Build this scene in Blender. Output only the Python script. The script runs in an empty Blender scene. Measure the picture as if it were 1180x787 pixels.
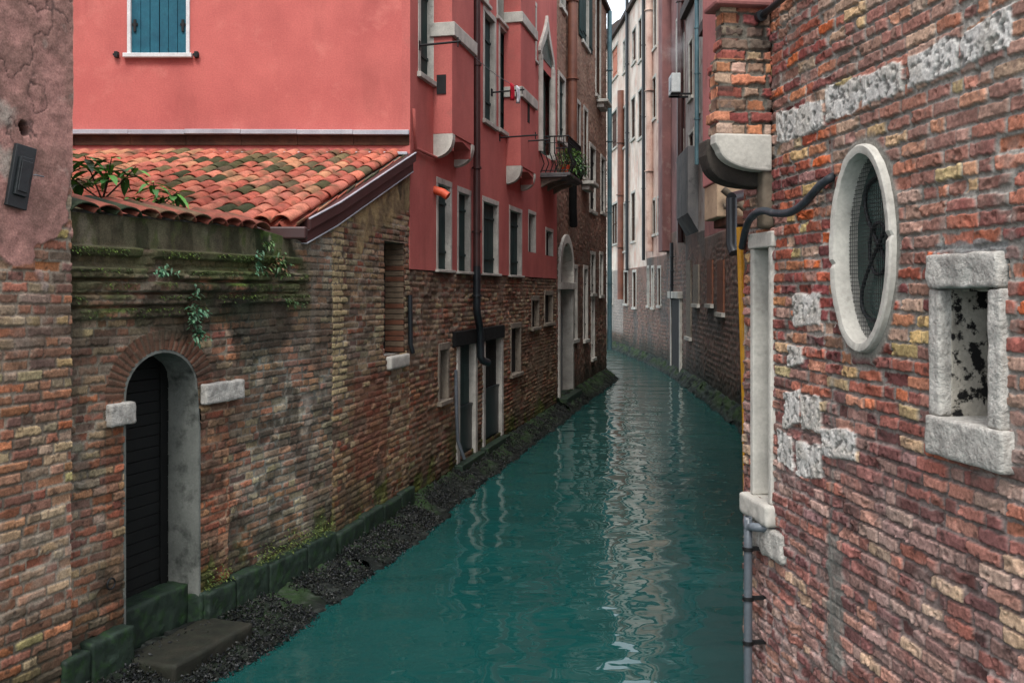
import bpy, bmesh, math, random
import numpy as np
from mathutils import Vector, noise as mnoise

# ------------------------------------------------------------------ camera, sky, sun, exposure
SC = bpy.context.scene
COL = SC.collection
H = 3.7            # eye height above the water
FPX = 1114.0       # focal length in photo pixels (34 mm on a 36 mm sensor, 1180 px wide)
HOR = 335.0        # horizon row in the photo
cam_d = bpy.data.cameras.new('camera')
cam = bpy.data.objects.new('camera', cam_d); COL.objects.link(cam)
cam.location = (0, 0, H); cam.rotation_euler = (math.radians(90), 0, 0)
cam_d.sensor_width = 36.0; cam_d.lens = 36.0 * FPX / 1180.0
cam_d.shift_y = -(393.5 - HOR) / 1180.0
cam_d.clip_start = 0.1; cam_d.clip_end = 1000
SC.camera = cam

SUN_EL, SUN_AZ = math.radians(56), math.radians(190)   # azimuth clockwise from +Y
wd = bpy.data.worlds.new('World'); SC.world = wd; wd.use_nodes = True
nt = wd.node_tree
sky = nt.nodes.new('ShaderNodeTexSky'); sky.sky_type = 'NISHITA'; sky.sun_disc = False
sky.sun_elevation = SUN_EL; sky.sun_rotation = SUN_AZ
sky.air_density = 1.0; sky.dust_density = 6.0; sky.ozone_density = 0.6
bg = nt.nodes['Background']; bg.inputs[1].default_value = 0.12
mixn = nt.nodes.new('ShaderNodeMix'); mixn.data_type = 'RGBA'; mixn.inputs[0].default_value = .72     # thin white overcast over the sky
mixn.inputs[7].default_value = (8.6, 9.3, 10.0, 1); nt.links.new(sky.outputs[0], mixn.inputs[6]); nt.links.new(mixn.outputs[2], bg.inputs[0])
sl = bpy.data.lights.new('sun', 'SUN'); sl.energy = 1.3; sl.angle = math.radians(16); sl.color = (1, .985, .965)
sun = bpy.data.objects.new('sun', sl); COL.objects.link(sun)
sdir = Vector((math.sin(SUN_AZ) * math.cos(SUN_EL), math.cos(SUN_AZ) * math.cos(SUN_EL), math.sin(SUN_EL)))
sun.rotation_euler = sdir.to_track_quat('Z', 'Y').to_euler()
vs = SC.view_settings; vs.view_transform = 'Standard'; vs.look = 'None'; vs.gamma = 1; vs.use_curve_mapping = False
vs.exposure = 1.0

R = random.Random(7)
RNG = np.random.default_rng(11)

# ------------------------------------------------------------------ helpers: colour, noise, naming
def lin(c):
    return tuple(((v / 255) / 12.92 if v / 255 <= .04045 else ((v / 255 + .055) / 1.055) ** 2.4) for v in c)
def L3(*c): return np.array(lin(c))

def _hash(ix, iy, seed):
    n = (ix.astype(np.int64) * 374761393 + iy.astype(np.int64) * 668265263 + seed * 1442695041) & 0xFFFFFFFF
    n = ((n ^ (n >> 13)) * 1274126177) & 0xFFFFFFFF
    n = ((n ^ (n >> 16)) * 2246822519) & 0xFFFFFFFF
    return ((n ^ (n >> 15)) & 0xFFFFFF) / float(0xFFFFFF)
def vnoise(x, y, seed=0):
    x = np.asarray(x, float); y = np.asarray(y, float)
    ix = np.floor(x); iy = np.floor(y); fx = x - ix; fy = y - iy
    fx = fx * fx * (3 - 2 * fx); fy = fy * fy * (3 - 2 * fy)
    a = _hash(ix, iy, seed); b = _hash(ix + 1, iy, seed); c = _hash(ix, iy + 1, seed); d = _hash(ix + 1, iy + 1, seed)
    return (a * (1 - fx) + b * fx) * (1 - fy) + (c * (1 - fx) + d * fx) * fy
def fbm(x, y, scale=1.0, octv=4, seed=0):
    t = 0; amp = .5; tot = 0
    for i in range(octv):
        t = t + amp * vnoise(x * scale + 17.3 * i, y * scale - 9.1 * i, seed + 31 * i); tot += amp
        amp *= .5; scale *= 2.03
    return t / tot
def sstep(a, b, x):
    t = np.clip((x - a) / (b - a), 0, 1); return t * t * (3 - 2 * t)
def mixc(col, c, w):
    w = np.asarray(w)[..., None]; return col * (1 - w) + np.asarray(c) * w

def tag(o, label=None, cat=None, group=None, kind=None):
    if label: o['label'] = label
    if cat: o['category'] = cat
    if group: o['group'] = group
    if kind: o['kind'] = kind
    return o
def thing(name, label, cat, loc=(0, 0, 0), group=None):
    o = bpy.data.objects.new(name, None); COL.objects.link(o); o.location = loc; o.empty_display_size = .2
    return tag(o, label, cat, group)
def root_loc(p):
    if p is None: return Vector((0, 0, 0))
    while p.parent: p = p.parent
    return Vector(p.location)
def link_mesh(name, me, parent):
    o = bpy.data.objects.new(name, me); COL.objects.link(o)
    if parent: o.parent = parent
    return o

class MB:
    """collects boxes, tubes and sheets; build() links them as one mesh object"""
    def __init__(self): self.v = []; self.f = []; self.m = []; self.sm = []
    def add(self, vs_, fs, mi=0, smooth=False):
        b = len(self.v); self.v += [tuple(p) for p in vs_]
        for f in fs: self.f.append([b + i for i in f]); self.m.append(mi); self.sm.append(smooth)
    def hexa(self, p, mi=0):
        self.add(p, [(0, 3, 2, 1), (4, 5, 6, 7), (0, 1, 5, 4), (1, 2, 6, 5), (2, 3, 7, 6), (3, 0, 4, 7)], mi)
    def box(self, x0, x1, y0, y1, z0, z1, mi=0):
        self.hexa([(x0, y0, z0), (x1, y0, z0), (x1, y1, z0), (x0, y1, z0), (x0, y0, z1), (x1, y0, z1), (x1, y1, z1), (x0, y1, z1)], mi)
    def tube(self, pts, r, n=8, mi=0, cap=True, radii=None):
        pts = [Vector(p) for p in pts]; rings = []
        up = Vector((0, 0, 1))
        prev = None
        for i, p in enumerate(pts):
            t = (pts[min(i + 1, len(pts) - 1)] - pts[max(i - 1, 0)]).normalized()
            if prev is None:
                a = t.cross(up)
                if a.length < .05: a = t.cross(Vector((1, 0, 0)))
            else:
                a = prev - t * prev.dot(t)
            a.normalize(); prev = a; b = t.cross(a)
            rr = radii[i] if radii else r
            rings.append([p + (a * math.cos(2 * math.pi * k / n) + b * math.sin(2 * math.pi * k / n)) * rr for k in range(n)])
        vs_ = [q for rg in rings for q in rg]; fs = []
        for i in range(len(rings) - 1):
            for k in range(n):
                fs.append((i * n + k, i * n + (k + 1) % n, (i + 1) * n + (k + 1) % n, (i + 1) * n + k))
        self.add(vs_, fs, mi, True)
        if cap:
            self.add(rings[0], [tuple(range(n))[::-1]], mi); self.add(rings[-1], [tuple(range(n))], mi)
    def prism(self, bottom, top, mi=0):
        n = len(bottom)
        self.add(list(bottom) + list(top), [tuple(range(n))[::-1], tuple(range(n, 2 * n))] +
                 [(i, (i + 1) % n, n + (i + 1) % n, n + i) for i in range(n)], mi)
    def build(self, name, mats, parent=None, bevel=0, solid=0):
        if not isinstance(mats, (list, tuple)): mats = [mats]
        off = root_loc(parent)
        me = bpy.data.meshes.new(name)
        me.from_pydata([(x - off.x, y - off.y, z - off.z) for x, y, z in self.v], [], self.f)
        for m in mats: me.materials.append(m)
        me.polygons.foreach_set('material_index', self.m); me.polygons.foreach_set('use_smooth', self.sm)
        me.update()
        bm = bmesh.new(); bm.from_mesh(me); bmesh.ops.recalc_face_normals(bm, faces=bm.faces); bm.to_mesh(me); bm.free()
        o = link_mesh(name, me, parent)
        if bevel:
            md = o.modifiers.new('bevel', 'BEVEL'); md.width = bevel; md.segments = 2; md.limit_method = 'ANGLE'; md.angle_limit = .7
        if solid:
            md = o.modifiers.new('solid', 'SOLIDIFY'); md.thickness = solid
        return o

class Facade:
    """a vertical wall plane: s runs along it, d outward, z up"""
    def __init__(self, p0, p1, toward):
        self.o = Vector((p0[0], p0[1])); e = Vector((p1[0], p1[1])) - self.o
        self.L = e.length; self.d = e / self.L; self.n = Vector((-self.d.y, self.d.x))
        if self.n.dot(Vector(toward) - self.o) < 0: self.n = -self.n
    def P(self, s, d, z):
        q = self.o + self.d * s + self.n * d; return Vector((q.x, q.y, z))
    def s(self, px, d=0):
        u = (px - 590) / FPX; o = self.o + self.n * d
        return (u * o.y - o.x) / (self.d.x - u * self.d.y)
    def z(self, px, py, d=0):
        q = self.o + self.d * self.s(px, d) + self.n * d
        return H + (HOR - py) / FPX * q.y
    def box(self, mb, s0, s1, z0, z1, d0, d1, mi=0):
        mb.hexa([self.P(s0, d0, z0), self.P(s1, d0, z0), self.P(s1, d1, z0), self.P(s0, d1, z0),
                 self.P(s0, d0, z1), self.P(s1, d0, z1), self.P(s1, d1, z1), self.P(s0, d1, z1)], mi)
    def rect(self, x0, x1, y0, y1):
        a, b = sorted((self.s(x0), self.s(x1))); xm = (x0 + x1) / 2
        return a, b, self.z(xm, y1), self.z(xm, y0)

# ------------------------------------------------------------------ materials
def new_mat(name):
    m = bpy.data.materials.new(name); m.use_nodes = True
    return m, m.node_tree, m.node_tree.nodes['Principled BSDF']
def N(nt, t, **kw):
    n = nt.nodes.new(t)
    for k, v in kw.items(): setattr(n, k, v)
    return n
def noise_node(nt, co, scale, detail=4, rough=.55, stretch=None):
    if stretch:
        mp = N(nt, 'ShaderNodeMapping'); mp.inputs['Scale'].default_value = stretch
        nt.links.new(co, mp.inputs[0]); co = mp.outputs[0]
    n = N(nt, 'ShaderNodeTexNoise'); n.inputs['Scale'].default_value = scale
    n.inputs['Detail'].default_value = detail; n.inputs['Roughness'].default_value = rough
    nt.links.new(co, n.inputs['Vector']); return n.outputs[0]
def ramp(nt, fac, stops):
    r = N(nt, 'ShaderNodeValToRGB'); el = r.color_ramp.elements
    while len(el) < len(stops): el.new(.5)
    for e, (p, c) in zip(el, stops):
        e.position = p; e.color = (c, c, c, 1) if isinstance(c, (int, float)) else (*c, 1)
    nt.links.new(fac, r.inputs[0]); return r.outputs[0]
def mix(nt, a, b, fac, mode='MIX'):
    n = N(nt, 'ShaderNodeMix', data_type='RGBA', blend_type=mode)
    for sock, v in ((n.inputs[6], a), (n.inputs[7], b), (n.inputs[0], fac)):
        if isinstance(v, (int, float)): sock.default_value = v
        elif isinstance(v, (tuple, list)): sock.default_value = (*v, 1)
        else: nt.links.new(v, sock)
    return n.outputs[2]
def bump(nt, bs, hgt, dist, strength=1.0, prev=None):
    b = N(nt, 'ShaderNodeBump'); b.inputs['Distance'].default_value = dist; b.inputs['Strength'].default_value = strength
    nt.links.new(hgt, b.inputs['Height'])
    if prev is not None: nt.links.new(prev, b.inputs['Normal'])
    nt.links.new(b.outputs[0], bs.inputs['Normal']); return b.outputs[0]
def objco(nt): return N(nt, 'ShaderNodeTexCoord').outputs['Object']

def attr_mat(name, rough=.9, var=.5, s1=60, s2=9, bd=.004, spec=.2):
    m, nt, bs = new_mat(name); co = objco(nt)
    at = N(nt, 'ShaderNodeAttribute', attribute_name='Col')
    n1 = noise_node(nt, co, s1, 6, .65); n2 = noise_node(nt, co, s2, 5, .6)
    c = mix(nt, at.outputs['Color'], ramp(nt, n1, [(.25, 1 - var), (.75, 1 + var * .6)]), 1.0, 'MULTIPLY')
    c = mix(nt, c, ramp(nt, n2, [(.3, .72), (.7, 1.15)]), 1.0, 'MULTIPLY')
    nt.links.new(c, bs.inputs['Base Color']); bs.inputs['Roughness'].default_value = rough
    bs.inputs['Specular IOR Level'].default_value = spec
    p = bump(nt, bs, n1, bd, .9); bump(nt, bs, n2, bd * 2, .5, p)
    return m
M = {}
M['brick'] = attr_mat('brick_masonry')
M['tile'] = attr_mat('clay_tile', .85, .35, 60, 14, .003)
M['leaf'] = attr_mat('leaf_green', .5, .15, 30, 12, .001, .4)
M['mussel'] = attr_mat('mussel_shell', .5, .4, 90, 20, .002, .35)

def mottled(name, c1, c2, scale=1.2, rough=.85, fine=40, bd=.003, stain=None, stain_lo=.55, stain_hi=.75, streak=0, spec=.25, metal=0, finevar=.12):
    m, nt, bs = new_mat(name); co = objco(nt)
    n0 = noise_node(nt, co, scale, 6, .6); n1 = noise_node(nt, co, fine, 5, .6)
    c = mix(nt, lin(c1), lin(c2), ramp(nt, n0, [(.32, 0), (.68, 1)]))
    if streak:
        ns = noise_node(nt, co, 1, 6, .6, (1.7, 1.7, .3)); nb = noise_node(nt, co, .7, 3, .5)
        c = mix(nt, c, ramp(nt, ns, [(.38, 1 - streak), (.60, 1.0)]), ramp(nt, nb, [(.40, 0), (.60, 1)]), 'MULTIPLY')
    if stain:
        n2 = noise_node(nt, co, scale * 2.3, 8, .65)
        c = mix(nt, c, lin(stain), ramp(nt, n2, [(stain_lo, 0), (stain_hi, 1)]))
    c = mix(nt, c, ramp(nt, n1, [(.3, 1 - finevar), (.7, 1 + finevar)]), 1.0, 'MULTIPLY')
    nt.links.new(c, bs.inputs['Base Color']); bs.inputs['Roughness'].default_value = rough
    bs.inputs['Specular IOR Level'].default_value = spec; bs.inputs['Metallic'].default_value = metal
    p = bump(nt, bs, n1, bd, .7); bump(nt, bs, n0, bd * 6, .5, p)
    return m
M['pink'] = mottled('pink_plaster', (196, 108, 100), (176, 91, 86), .8, stain=(200, 120, 110), stain_lo=.56, stain_hi=.8, streak=.2)
M['pink_side'] = mottled('pink_plaster_canal_side', (190, 106, 98), (170, 90, 85), .9, stain=(152, 98, 90), stain_lo=.58, stain_hi=.8, streak=.22)
M['mauve'] = mottled('mauve_plaster', (178, 116, 112), (152, 98, 96), 1.2, stain=(120, 90, 86), streak=.15)
M['stone'] = mottled('istrian_stone', (196, 192, 182), (162, 158, 150), 3, stain=(92, 90, 84), stain_lo=.6, stain_hi=.82, streak=.25)
M['stone_rough'] = mottled('rough_pale_stone', (188, 184, 176), (140, 136, 130), 9, .95, 60, .012, stain=(84, 80, 76), stain_lo=.62, stain_hi=.78, finevar=.25)
M['stone_green'] = mottled('damp_green_stone', (44, 58, 48), (26, 36, 30), 4, .6, stain=(40, 66, 32), stain_lo=.5, stain_hi=.72, bd=.006)
M['spotted'] = mottled('spotted_old_plaster', (168, 162, 150), (132, 126, 116), 5, .95, 50, .006, stain=(26, 25, 24), stain_lo=.50, stain_hi=.55)
M['spotted_dull'] = mottled('stained_render', (96, 91, 83), (74, 70, 64), 5, .95, 50, .006, stain=(30, 29, 27), stain_lo=.54, stain_hi=.59, streak=.2)
M['glass_green'] = mottled('dusty_green_glass', (78, 98, 92), (58, 76, 72), 5, .25, 30, .0005, spec=.5)
M['dark_stone'] = mottled('dark_brown_stone', (66, 60, 54), (44, 40, 37), 4, .9, 40, .006, stain=(30, 28, 26), streak=.3)  # dark grey-brown tone for the rear corbel
M['stone_dull'] = mottled('dull_stone', (136, 126, 112), (108, 100, 90), 4, .9, 40, .004, stain=(70, 64, 58), stain_lo=.56, stain_hi=.75)
M['wet_stone'] = mottled('wet_stone', (44, 42, 34), (28, 30, 24), 4, .7, 40, .006, stain=(40, 44, 34), stain_lo=.5, stain_hi=.7)
M['slate'] = mottled('slate_grey_plaster', (112, 110, 108), (86, 86, 88), 1.2, stain=(60, 62, 62), streak=.25)
M['reveal'] = mottled('grey_render', (122, 124, 118), (92, 95, 90), 2.0, stain=(50, 53, 49), stain_lo=.50, stain_hi=.7)
M['black_wood'] = mottled('black_weathered_wood', (20, 21, 20), (12, 13, 13), 3, .8, 30, .004, streak=.4)
M['green_wood'] = mottled('dark_green_painted_wood', (34, 62, 60), (24, 46, 46), 3, .6, 30, .003, streak=.3)
M['teal_wood'] = mottled('teal_painted_wood', (34, 96, 112), (26, 78, 96), 4, .6, 40, .003, streak=.35, stain=(22, 60, 74), stain_lo=.6, stain_hi=.75)
M['brown_wood'] = mottled('brown_wood', (84, 54, 38), (60, 38, 28), 4, .8, 40, .004, streak=.4)
M['grey_wood'] = mottled('grey_weathered_wood', (110, 98, 84), (80, 72, 62), 5, .9, 40, .004, streak=.4)
M['iron'] = mottled('black_iron', (26, 27, 28), (18, 18, 19), 8, .55, 50, .001, metal=.3, spec=.5)
M['plate'] = mottled('dark_painted_plate', (34, 40, 42), (24, 28, 30), 6, .5, 50, .002, spec=.5)
M['pipe_brown'] = mottled('brown_metal', (74, 46, 44), (60, 38, 36), 3, .45, 50, .001, spec=.5)
M['pipe_copper'] = mottled('copper_brown_pipe', (122, 76, 58), (96, 60, 48), 2, .5, 40, .001, streak=.3, spec=.5)
M['pipe_dark'] = mottled('dark_pipe', (34, 40, 44), (24, 28, 32), 3, .4, 50, .001, spec=.5)
M['pipe_teal'] = mottled('verdigris_pipe', (84, 116, 124), (62, 92, 100), 3, .5, 50, .001, spec=.5)
M['pipe_grey'] = mottled('grey_plastic_pipe', (92, 98, 104), (74, 80, 86), 3, .4, 50, .001, spec=.5)
M['zinc'] = mottled('zinc_flashing', (176, 178, 184), (146, 148, 156), 3, .4, 40, .001, spec=.5)
M['hose'] = mottled('grey_black_hose', (62, 68, 74), (38, 42, 46), 7, .5, 60, .002, stain=(96, 96, 94), stain_lo=.62, stain_hi=.75)
M['yellow'] = mottled('yellow_paint', (206, 150, 30), (176, 122, 22), 4, .5, 50, .001, spec=.5)
M['orange'] = mottled('orange_plastic', (206, 88, 58), (186, 76, 50), 6, .5)
M['cream'] = mottled('cream_plaster', (230, 216, 202), (212, 192, 176), .5, stain=(204, 162, 144), stain_lo=.48, stain_hi=.7, streak=.3)
M['peach'] = mottled('peach_plaster', (214, 186, 170), (190, 158, 144), .6, stain=(150, 108, 96), stain_lo=.5, stain_hi=.75, streak=.28)
M['dull_red'] = mottled('dull_red_plaster', (138, 96, 92), (112, 80, 78), .7, stain=(150, 130, 122), stain_lo=.55, stain_hi=.8, streak=.3)
M['grey_pl'] = mottled('grey_plaster', (176, 166, 160), (146, 136, 132), .7, stain=(120, 88, 80), stain_lo=.5, stain_hi=.75, streak=.3)
M['beige_block'] = mottled('beige_concrete', (176, 152, 126), (146, 124, 102), 3, stain=(110, 92, 76), stain_lo=.55, stain_hi=.75)
M['roof_dark'] = mottled('dark_roofing', (70, 56, 50), (50, 42, 40), 2, .8)
M['inner'] = mottled('dark_inner_wall', (40, 38, 36), (28, 27, 26), 2, .9)
M['white_frame'] = mottled('white_painted_wood', (214, 214, 212), (190, 190, 190), 5, .5, 50, .001, spec=.4)
M['ac'] = mottled('pale_enamelled_metal', (196, 198, 196), (170, 174, 174), 5, .45, 50, .001, spec=.4)
M['blind'] = mottled('orange_blind', (196, 120, 92), (176, 104, 80), 4, .7)
M['moss'] = mottled('moss', (70, 88, 36), (44, 58, 26), 10, .95, 60, .01)
M['red_cloth'] = mottled('red_cloth', (200, 30, 54), (176, 24, 46), 6, .8)
M['white_cloth'] = mottled('white_cloth', (220, 222, 226), (200, 204, 210), 6, .8)
M['rod_wood'] = mottled('stem_brown', (70, 58, 42), (52, 44, 32), 10, .9)
def glass_mat():
    m, nt, bs = new_mat('window_glass'); co = objco(nt)
    n = noise_node(nt, co, 1.5, 3)
    c = mix(nt, lin((24, 34, 36)), lin((44, 56, 58)), n)
    nt.links.new(c, bs.inputs['Base Color']); bs.inputs['Roughness'].default_value = .08
    bs.inputs['Specular IOR Level'].default_value = .5
    return m
M['glass'] = glass_mat()
def water_mat():
    m, nt, bs = new_mat('canal_water'); co = objco(nt)
    n = noise_node(nt, co, .35, 3)
    c = mix(nt, (.0040, .040, .038), (.0082, .066, .060), n)
    nt.links.new(c, bs.inputs['Base Color']); bs.inputs['Roughness'].default_value = .025
    bs.inputs['IOR'].default_value = 1.46
    a = noise_node(nt, co, .8, 1, .4, (1.0, 1.4, 1)); b = noise_node(nt, co, 2.3, 1, .4, (.8, 1.5, 1)); d = noise_node(nt, co, 6, 1, .5, (.8, 1.4, 1))
    p = bump(nt, bs, a, .06, 1.0); p = bump(nt, bs, b, .015, 1.0, p); bump(nt, bs, d, .0008, 1.0, p)
    return m
M['water'] = water_mat()

# ------------------------------------------------------------------ masonry height fields
PAL_RIGHT = [((142, 80, 72), 3), ((166, 92, 72), 2.6), ((122, 74, 70), 2.2), ((182, 150, 130), 2.6), ((190, 128, 96), 2), ((204, 176, 122), 1.3), ((196, 102, 60), 1.0), ((158, 118, 104), 2.2)]
PAL_LEFT = [((156, 102, 82), 3), ((172, 122, 94), 3), ((136, 98, 84), 2), ((184, 158, 124), 2.4), ((160, 138, 116), 2.6), ((112, 92, 80), 1.4), ((188, 122, 86), 1.4)]
PAL_SHED = [((172, 150, 118), 3), ((158, 130, 102), 3), ((140, 100, 80), 2), ((184, 168, 138), 2), ((128, 108, 92), 2), ((146, 90, 70), 1.2)]
PAL_FAR = [((142, 96, 82), 3), ((154, 108, 90), 2.5), ((124, 88, 78), 2), ((160, 132, 112), 2), ((130, 110, 98), 1.5)]

def brick_field(S, Z, seed, pal, hc=.072, lb=.245, joint=.011, mortar=(138, 130, 118), depth=.014, warp=.018, erode=.5, proud=.006, headers=.35, rk=.45):
    rng = np.random.default_rng(seed)
    W = (fbm(S, Z, .55, 3, seed) - .5) * warp * 4 + (fbm(S, Z, 3.5, 2, seed + 5) - .5) * warp * .6
    Zw = Z + W; r = np.floor(Zw / hc).astype(int); rmin = r.min(); nr = r.max() - rmin + 1
    smin, smax = S.min() - .6, S.max() + .6; BIG = (smax - smin) * 1.5
    keys, heads = [], []
    for i in range(nr):
        n = int((smax - smin) / (lb * .45)) + 4
        ln = np.where(rng.random(n) < headers, lb * .5, lb) * rng.uniform(.82, 1.14, n)
        b = smin - rng.random() * lb + np.concatenate([[0], np.cumsum(ln)])
        b = b[b < smin + BIG * .98]; keys.append(i * BIG + (b - smin))
    keys = np.concatenate(keys); keys.sort()
    Sw = S + (fbm(S, Z, 6, 2, seed + 9) - .5) * .012
    k = (r - rmin) * BIG + (Sw - smin); idx = np.clip(np.searchsorted(keys, k) - 1, 0, len(keys) - 2)
    d_s = np.minimum(k - keys[idx], keys[idx + 1] - k)
    fz = Zw / hc - np.floor(Zw / hc); d_z = np.minimum(fz, 1 - fz) * hc
    edge = np.minimum(d_s, d_z) + (fbm(S, Z, 38, 3, seed + 2) - .5) * .012 * (0.6 + erode) - sstep(.6, .75, fbm(S, Z, 9, 3, seed + 15)) * .012 * erode
    n = len(keys); w = np.array([p[1] for p in pal], float); w /= w.sum()
    cols = np.array([lin(p[0]) for p in pal])
    pick = rng.choice(len(pal), n, p=w)
    bc = cols[pick] * rng.uniform(.72, 1.22, n)[:, None] * (1 + rng.normal(0, .05, (n, 3)))
    off = rng.normal(0, proud, n) - np.where(rng.random(n) < .07 * erode, .016, 0)
    tilt = rng.normal(0, .03, n)
    jw = joint * .5 + .0015 * rng.standard_normal(n)
    prof = sstep(jw[idx] - .001, jw[idx] + .0045, edge)
    surf = (fbm(S, Z, 40, 4, seed + 3) - .5) * .010 * erode + (fbm(S, Z, 8, 2, seed + 4) - .5) * .003
    h = (off[idx] + tilt[idx] * (fz - .5) * hc + surf) * prof + (prof - 1) * depth + (1 - prof) * (fbm(S, Z, 22, 3, seed + 6) - .5) * .008
    col = bc[idx]
    sp = fbm(S, Z, 26, 3, seed + 7); sp2 = fbm(S, Z, 60, 2, seed + 17)
    col = col * (0.62 + .5 * sp + .28 * sp2)[..., None]
    col = mixc(col, L3(58, 48, 44), sstep(.66, .78, fbm(S, Z, 18, 4, seed + 18)) * .7)
    mc = L3(*mortar) * (0.7 + .5 * fbm(S, Z, 10, 4, seed + 8))[..., None]
    raked = sstep(.42, .56, fbm(S, Z, 1.6, 4, seed + 13)); mc = mixc(mc, L3(56, 50, 46), raked * rk); h = h - (1 - prof) * raked * depth * rk
    smear = sstep(.58, .72, fbm(S, Z, 5, 5, seed + 12)) * .5 * (1 - raked)       # mortar smeared over brick faces
    col = mixc(col, mc, np.clip((1 - prof) + smear * (1 - (1 - prof)), 0, 1) * 1.0)
    return h, col, prof, idx

def grid_coords(a, b, res, snaps):
    n = max(2, int(round((b - a) / res)) + 1); g = np.linspace(a, b, n)
    for s in snaps:
        if a < s < b: g[np.argmin(np.abs(g - s))] = s
    return np.sort(g)

def mesh_from_grid(name, V, C, quads, mat, parent):
    off = np.array(root_loc(parent)); V = V - off
    me = bpy.data.meshes.new(name)
    me.vertices.add(len(V)); me.vertices.foreach_set('co', V.astype(np.float32).ravel())
    me.loops.add(quads.size); me.loops.foreach_set('vertex_index', quads.astype(np.int32).ravel())
    me.polygons.add(len(quads)); me.polygons.foreach_set('loop_start', np.arange(0, quads.size, 4, dtype=np.int32))
    me.polygons.foreach_set('use_smooth', np.ones(len(quads), bool))
    me.update(calc_edges=True)
    a = me.attributes.new('Col', 'FLOAT_COLOR', 'POINT')
    a.data.foreach_set('color', np.concatenate([np.clip(C, .002, .95), np.ones((len(C), 1))], 1).astype(np.float32).ravel())
    me.materials.append(mat)
    return link_mesh(name, me, parent)

def field_wall(name, F, s0, s1, z0, z1, res, fn, parent, holes=(), masks=(), ztop=None, skirt=.38, mat='brick'):
    """fn(S, Z) -> h, col ; holes are (s0, s1, z0, z1); masks are functions(S, Z) -> True where open"""
    ss = grid_coords(s0, s1, res, [h[0] for h in holes] + [h[1] for h in holes])
    zs = grid_coords(z0, z1, res, [h[2] for h in holes] + [h[3] for h in holes])
    S, Z = np.meshgrid(ss, zs)
    if ztop is not None:
        zt = ztop(S); dz = zs[1] - zs[0]; dead = Z > zt + dz; Z = np.minimum(Z, zt)
    h, col = fn(S, Z)
    nz, ns = S.shape
    V = np.empty((nz, ns, 3))
    V[..., 0] = F.o.x + F.d.x * S + F.n.x * h; V[..., 1] = F.o.y + F.d.y * S + F.n.y * h; V[..., 2] = Z
    I = np.arange(nz * ns).reshape(nz, ns)
    Q = np.stack([I[:-1, :-1], I[:-1, 1:], I[1:, 1:], I[1:, :-1]], -1)
    Sc = (S[:-1, :-1] + S[1:, 1:]) / 2; Zc = (Z[:-1, :-1] + Z[1:, 1:]) / 2
    keep = np.ones(Sc.shape, bool)
    for a, b, c, d in holes: keep &= ~((Sc > a) & (Sc < b) & (Zc > c) & (Zc < d))
    for mfn in masks: keep &= ~mfn(Sc, Zc)
    if ztop is not None: keep &= ~dead[1:, 1:] & ~dead[1:, :-1]
    V = V.reshape(-1, 3); C = col.reshape(-1, 3)
    quads = [Q[keep]]
    if skirt:
        top = I[-1, :] if ztop is None else np.array([I[np.argmax(Z[:, j] >= zt[0, j] - 1e-6) if (Z[:, j] >= zt[0, j] - 1e-6).any() else nz - 1, j] for j in range(ns)])
        for line in (I[:, 0], I[:, -1], top, I[0, :]):
            b = V[line].copy(); b[:, 0] -= F.n.x * skirt; b[:, 1] -= F.n.y * skirt
            base = len(V); V = np.concatenate([V, b]); C = np.concatenate([C, C[line]])
            k = np.arange(len(line) - 1)
            quads.append(np.stack([line[k], line[k + 1], base + k + 1, base + k], -1))
    quads = np.concatenate(quads)
    if (np.cross(np.array([F.d.x, F.d.y, 0]), [0, 0, 1.]) @ np.array([F.n.x, F.n.y, 0])) < 0: quads = quads[:, ::-1]
    return mesh_from_grid(name, V, C, quads, M[mat], parent)

def flat_wall(name, F, s0, s1, z0, z1, mat, parent, holes=(), d=0.0, thick=.38):
    """plain rendered wall with rectangular openings, real thickness at its ends"""
    ss = sorted({s0, s1, *[min(max(v, s0), s1) for h in holes for v in h[:2]]}); zs = sorted({z0, z1, *[min(max(v, z0), z1) for h in holes for v in h[2:4]]})
    mb = MB(); vid = {}; vv = []; ff = []
    def g(i, j):
        if (i, j) not in vid: vid[(i, j)] = len(vv); vv.append(F.P(ss[i], d, zs[j]))
        return vid[(i, j)]
    for i in range(len(ss) - 1):
        for j in range(len(zs) - 1):
            sc, zc = (ss[i] + ss[i + 1]) / 2, (zs[j] + zs[j + 1]) / 2
            if any(a < sc < b and c < zc < e for a, b, c, e in holes): continue
            ff.append((g(i, j), g(i + 1, j), g(i + 1, j + 1), g(i, j + 1)))
    mb.add(vv, ff)
    b = d - thick
    for q in ([F.P(s0, d, z0), F.P(s0, b, z0), F.P(s0, b, z1), F.P(s0, d, z1)], [F.P(s1, d, z0), F.P(s1, d, z1), F.P(s1, b, z1), F.P(s1, b, z0)],
              [F.P(s0, d, z1), F.P(s0, b, z1), F.P(s1, b, z1), F.P(s1, d, z1)], [F.P(s0, d, z0), F.P(s1, d, z0), F.P(s1, b, z0), F.P(s0, b, z0)]):
        mb.add(q, [(0, 1, 2, 3)])
    return mb.build(name, M[mat], parent)

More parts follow.
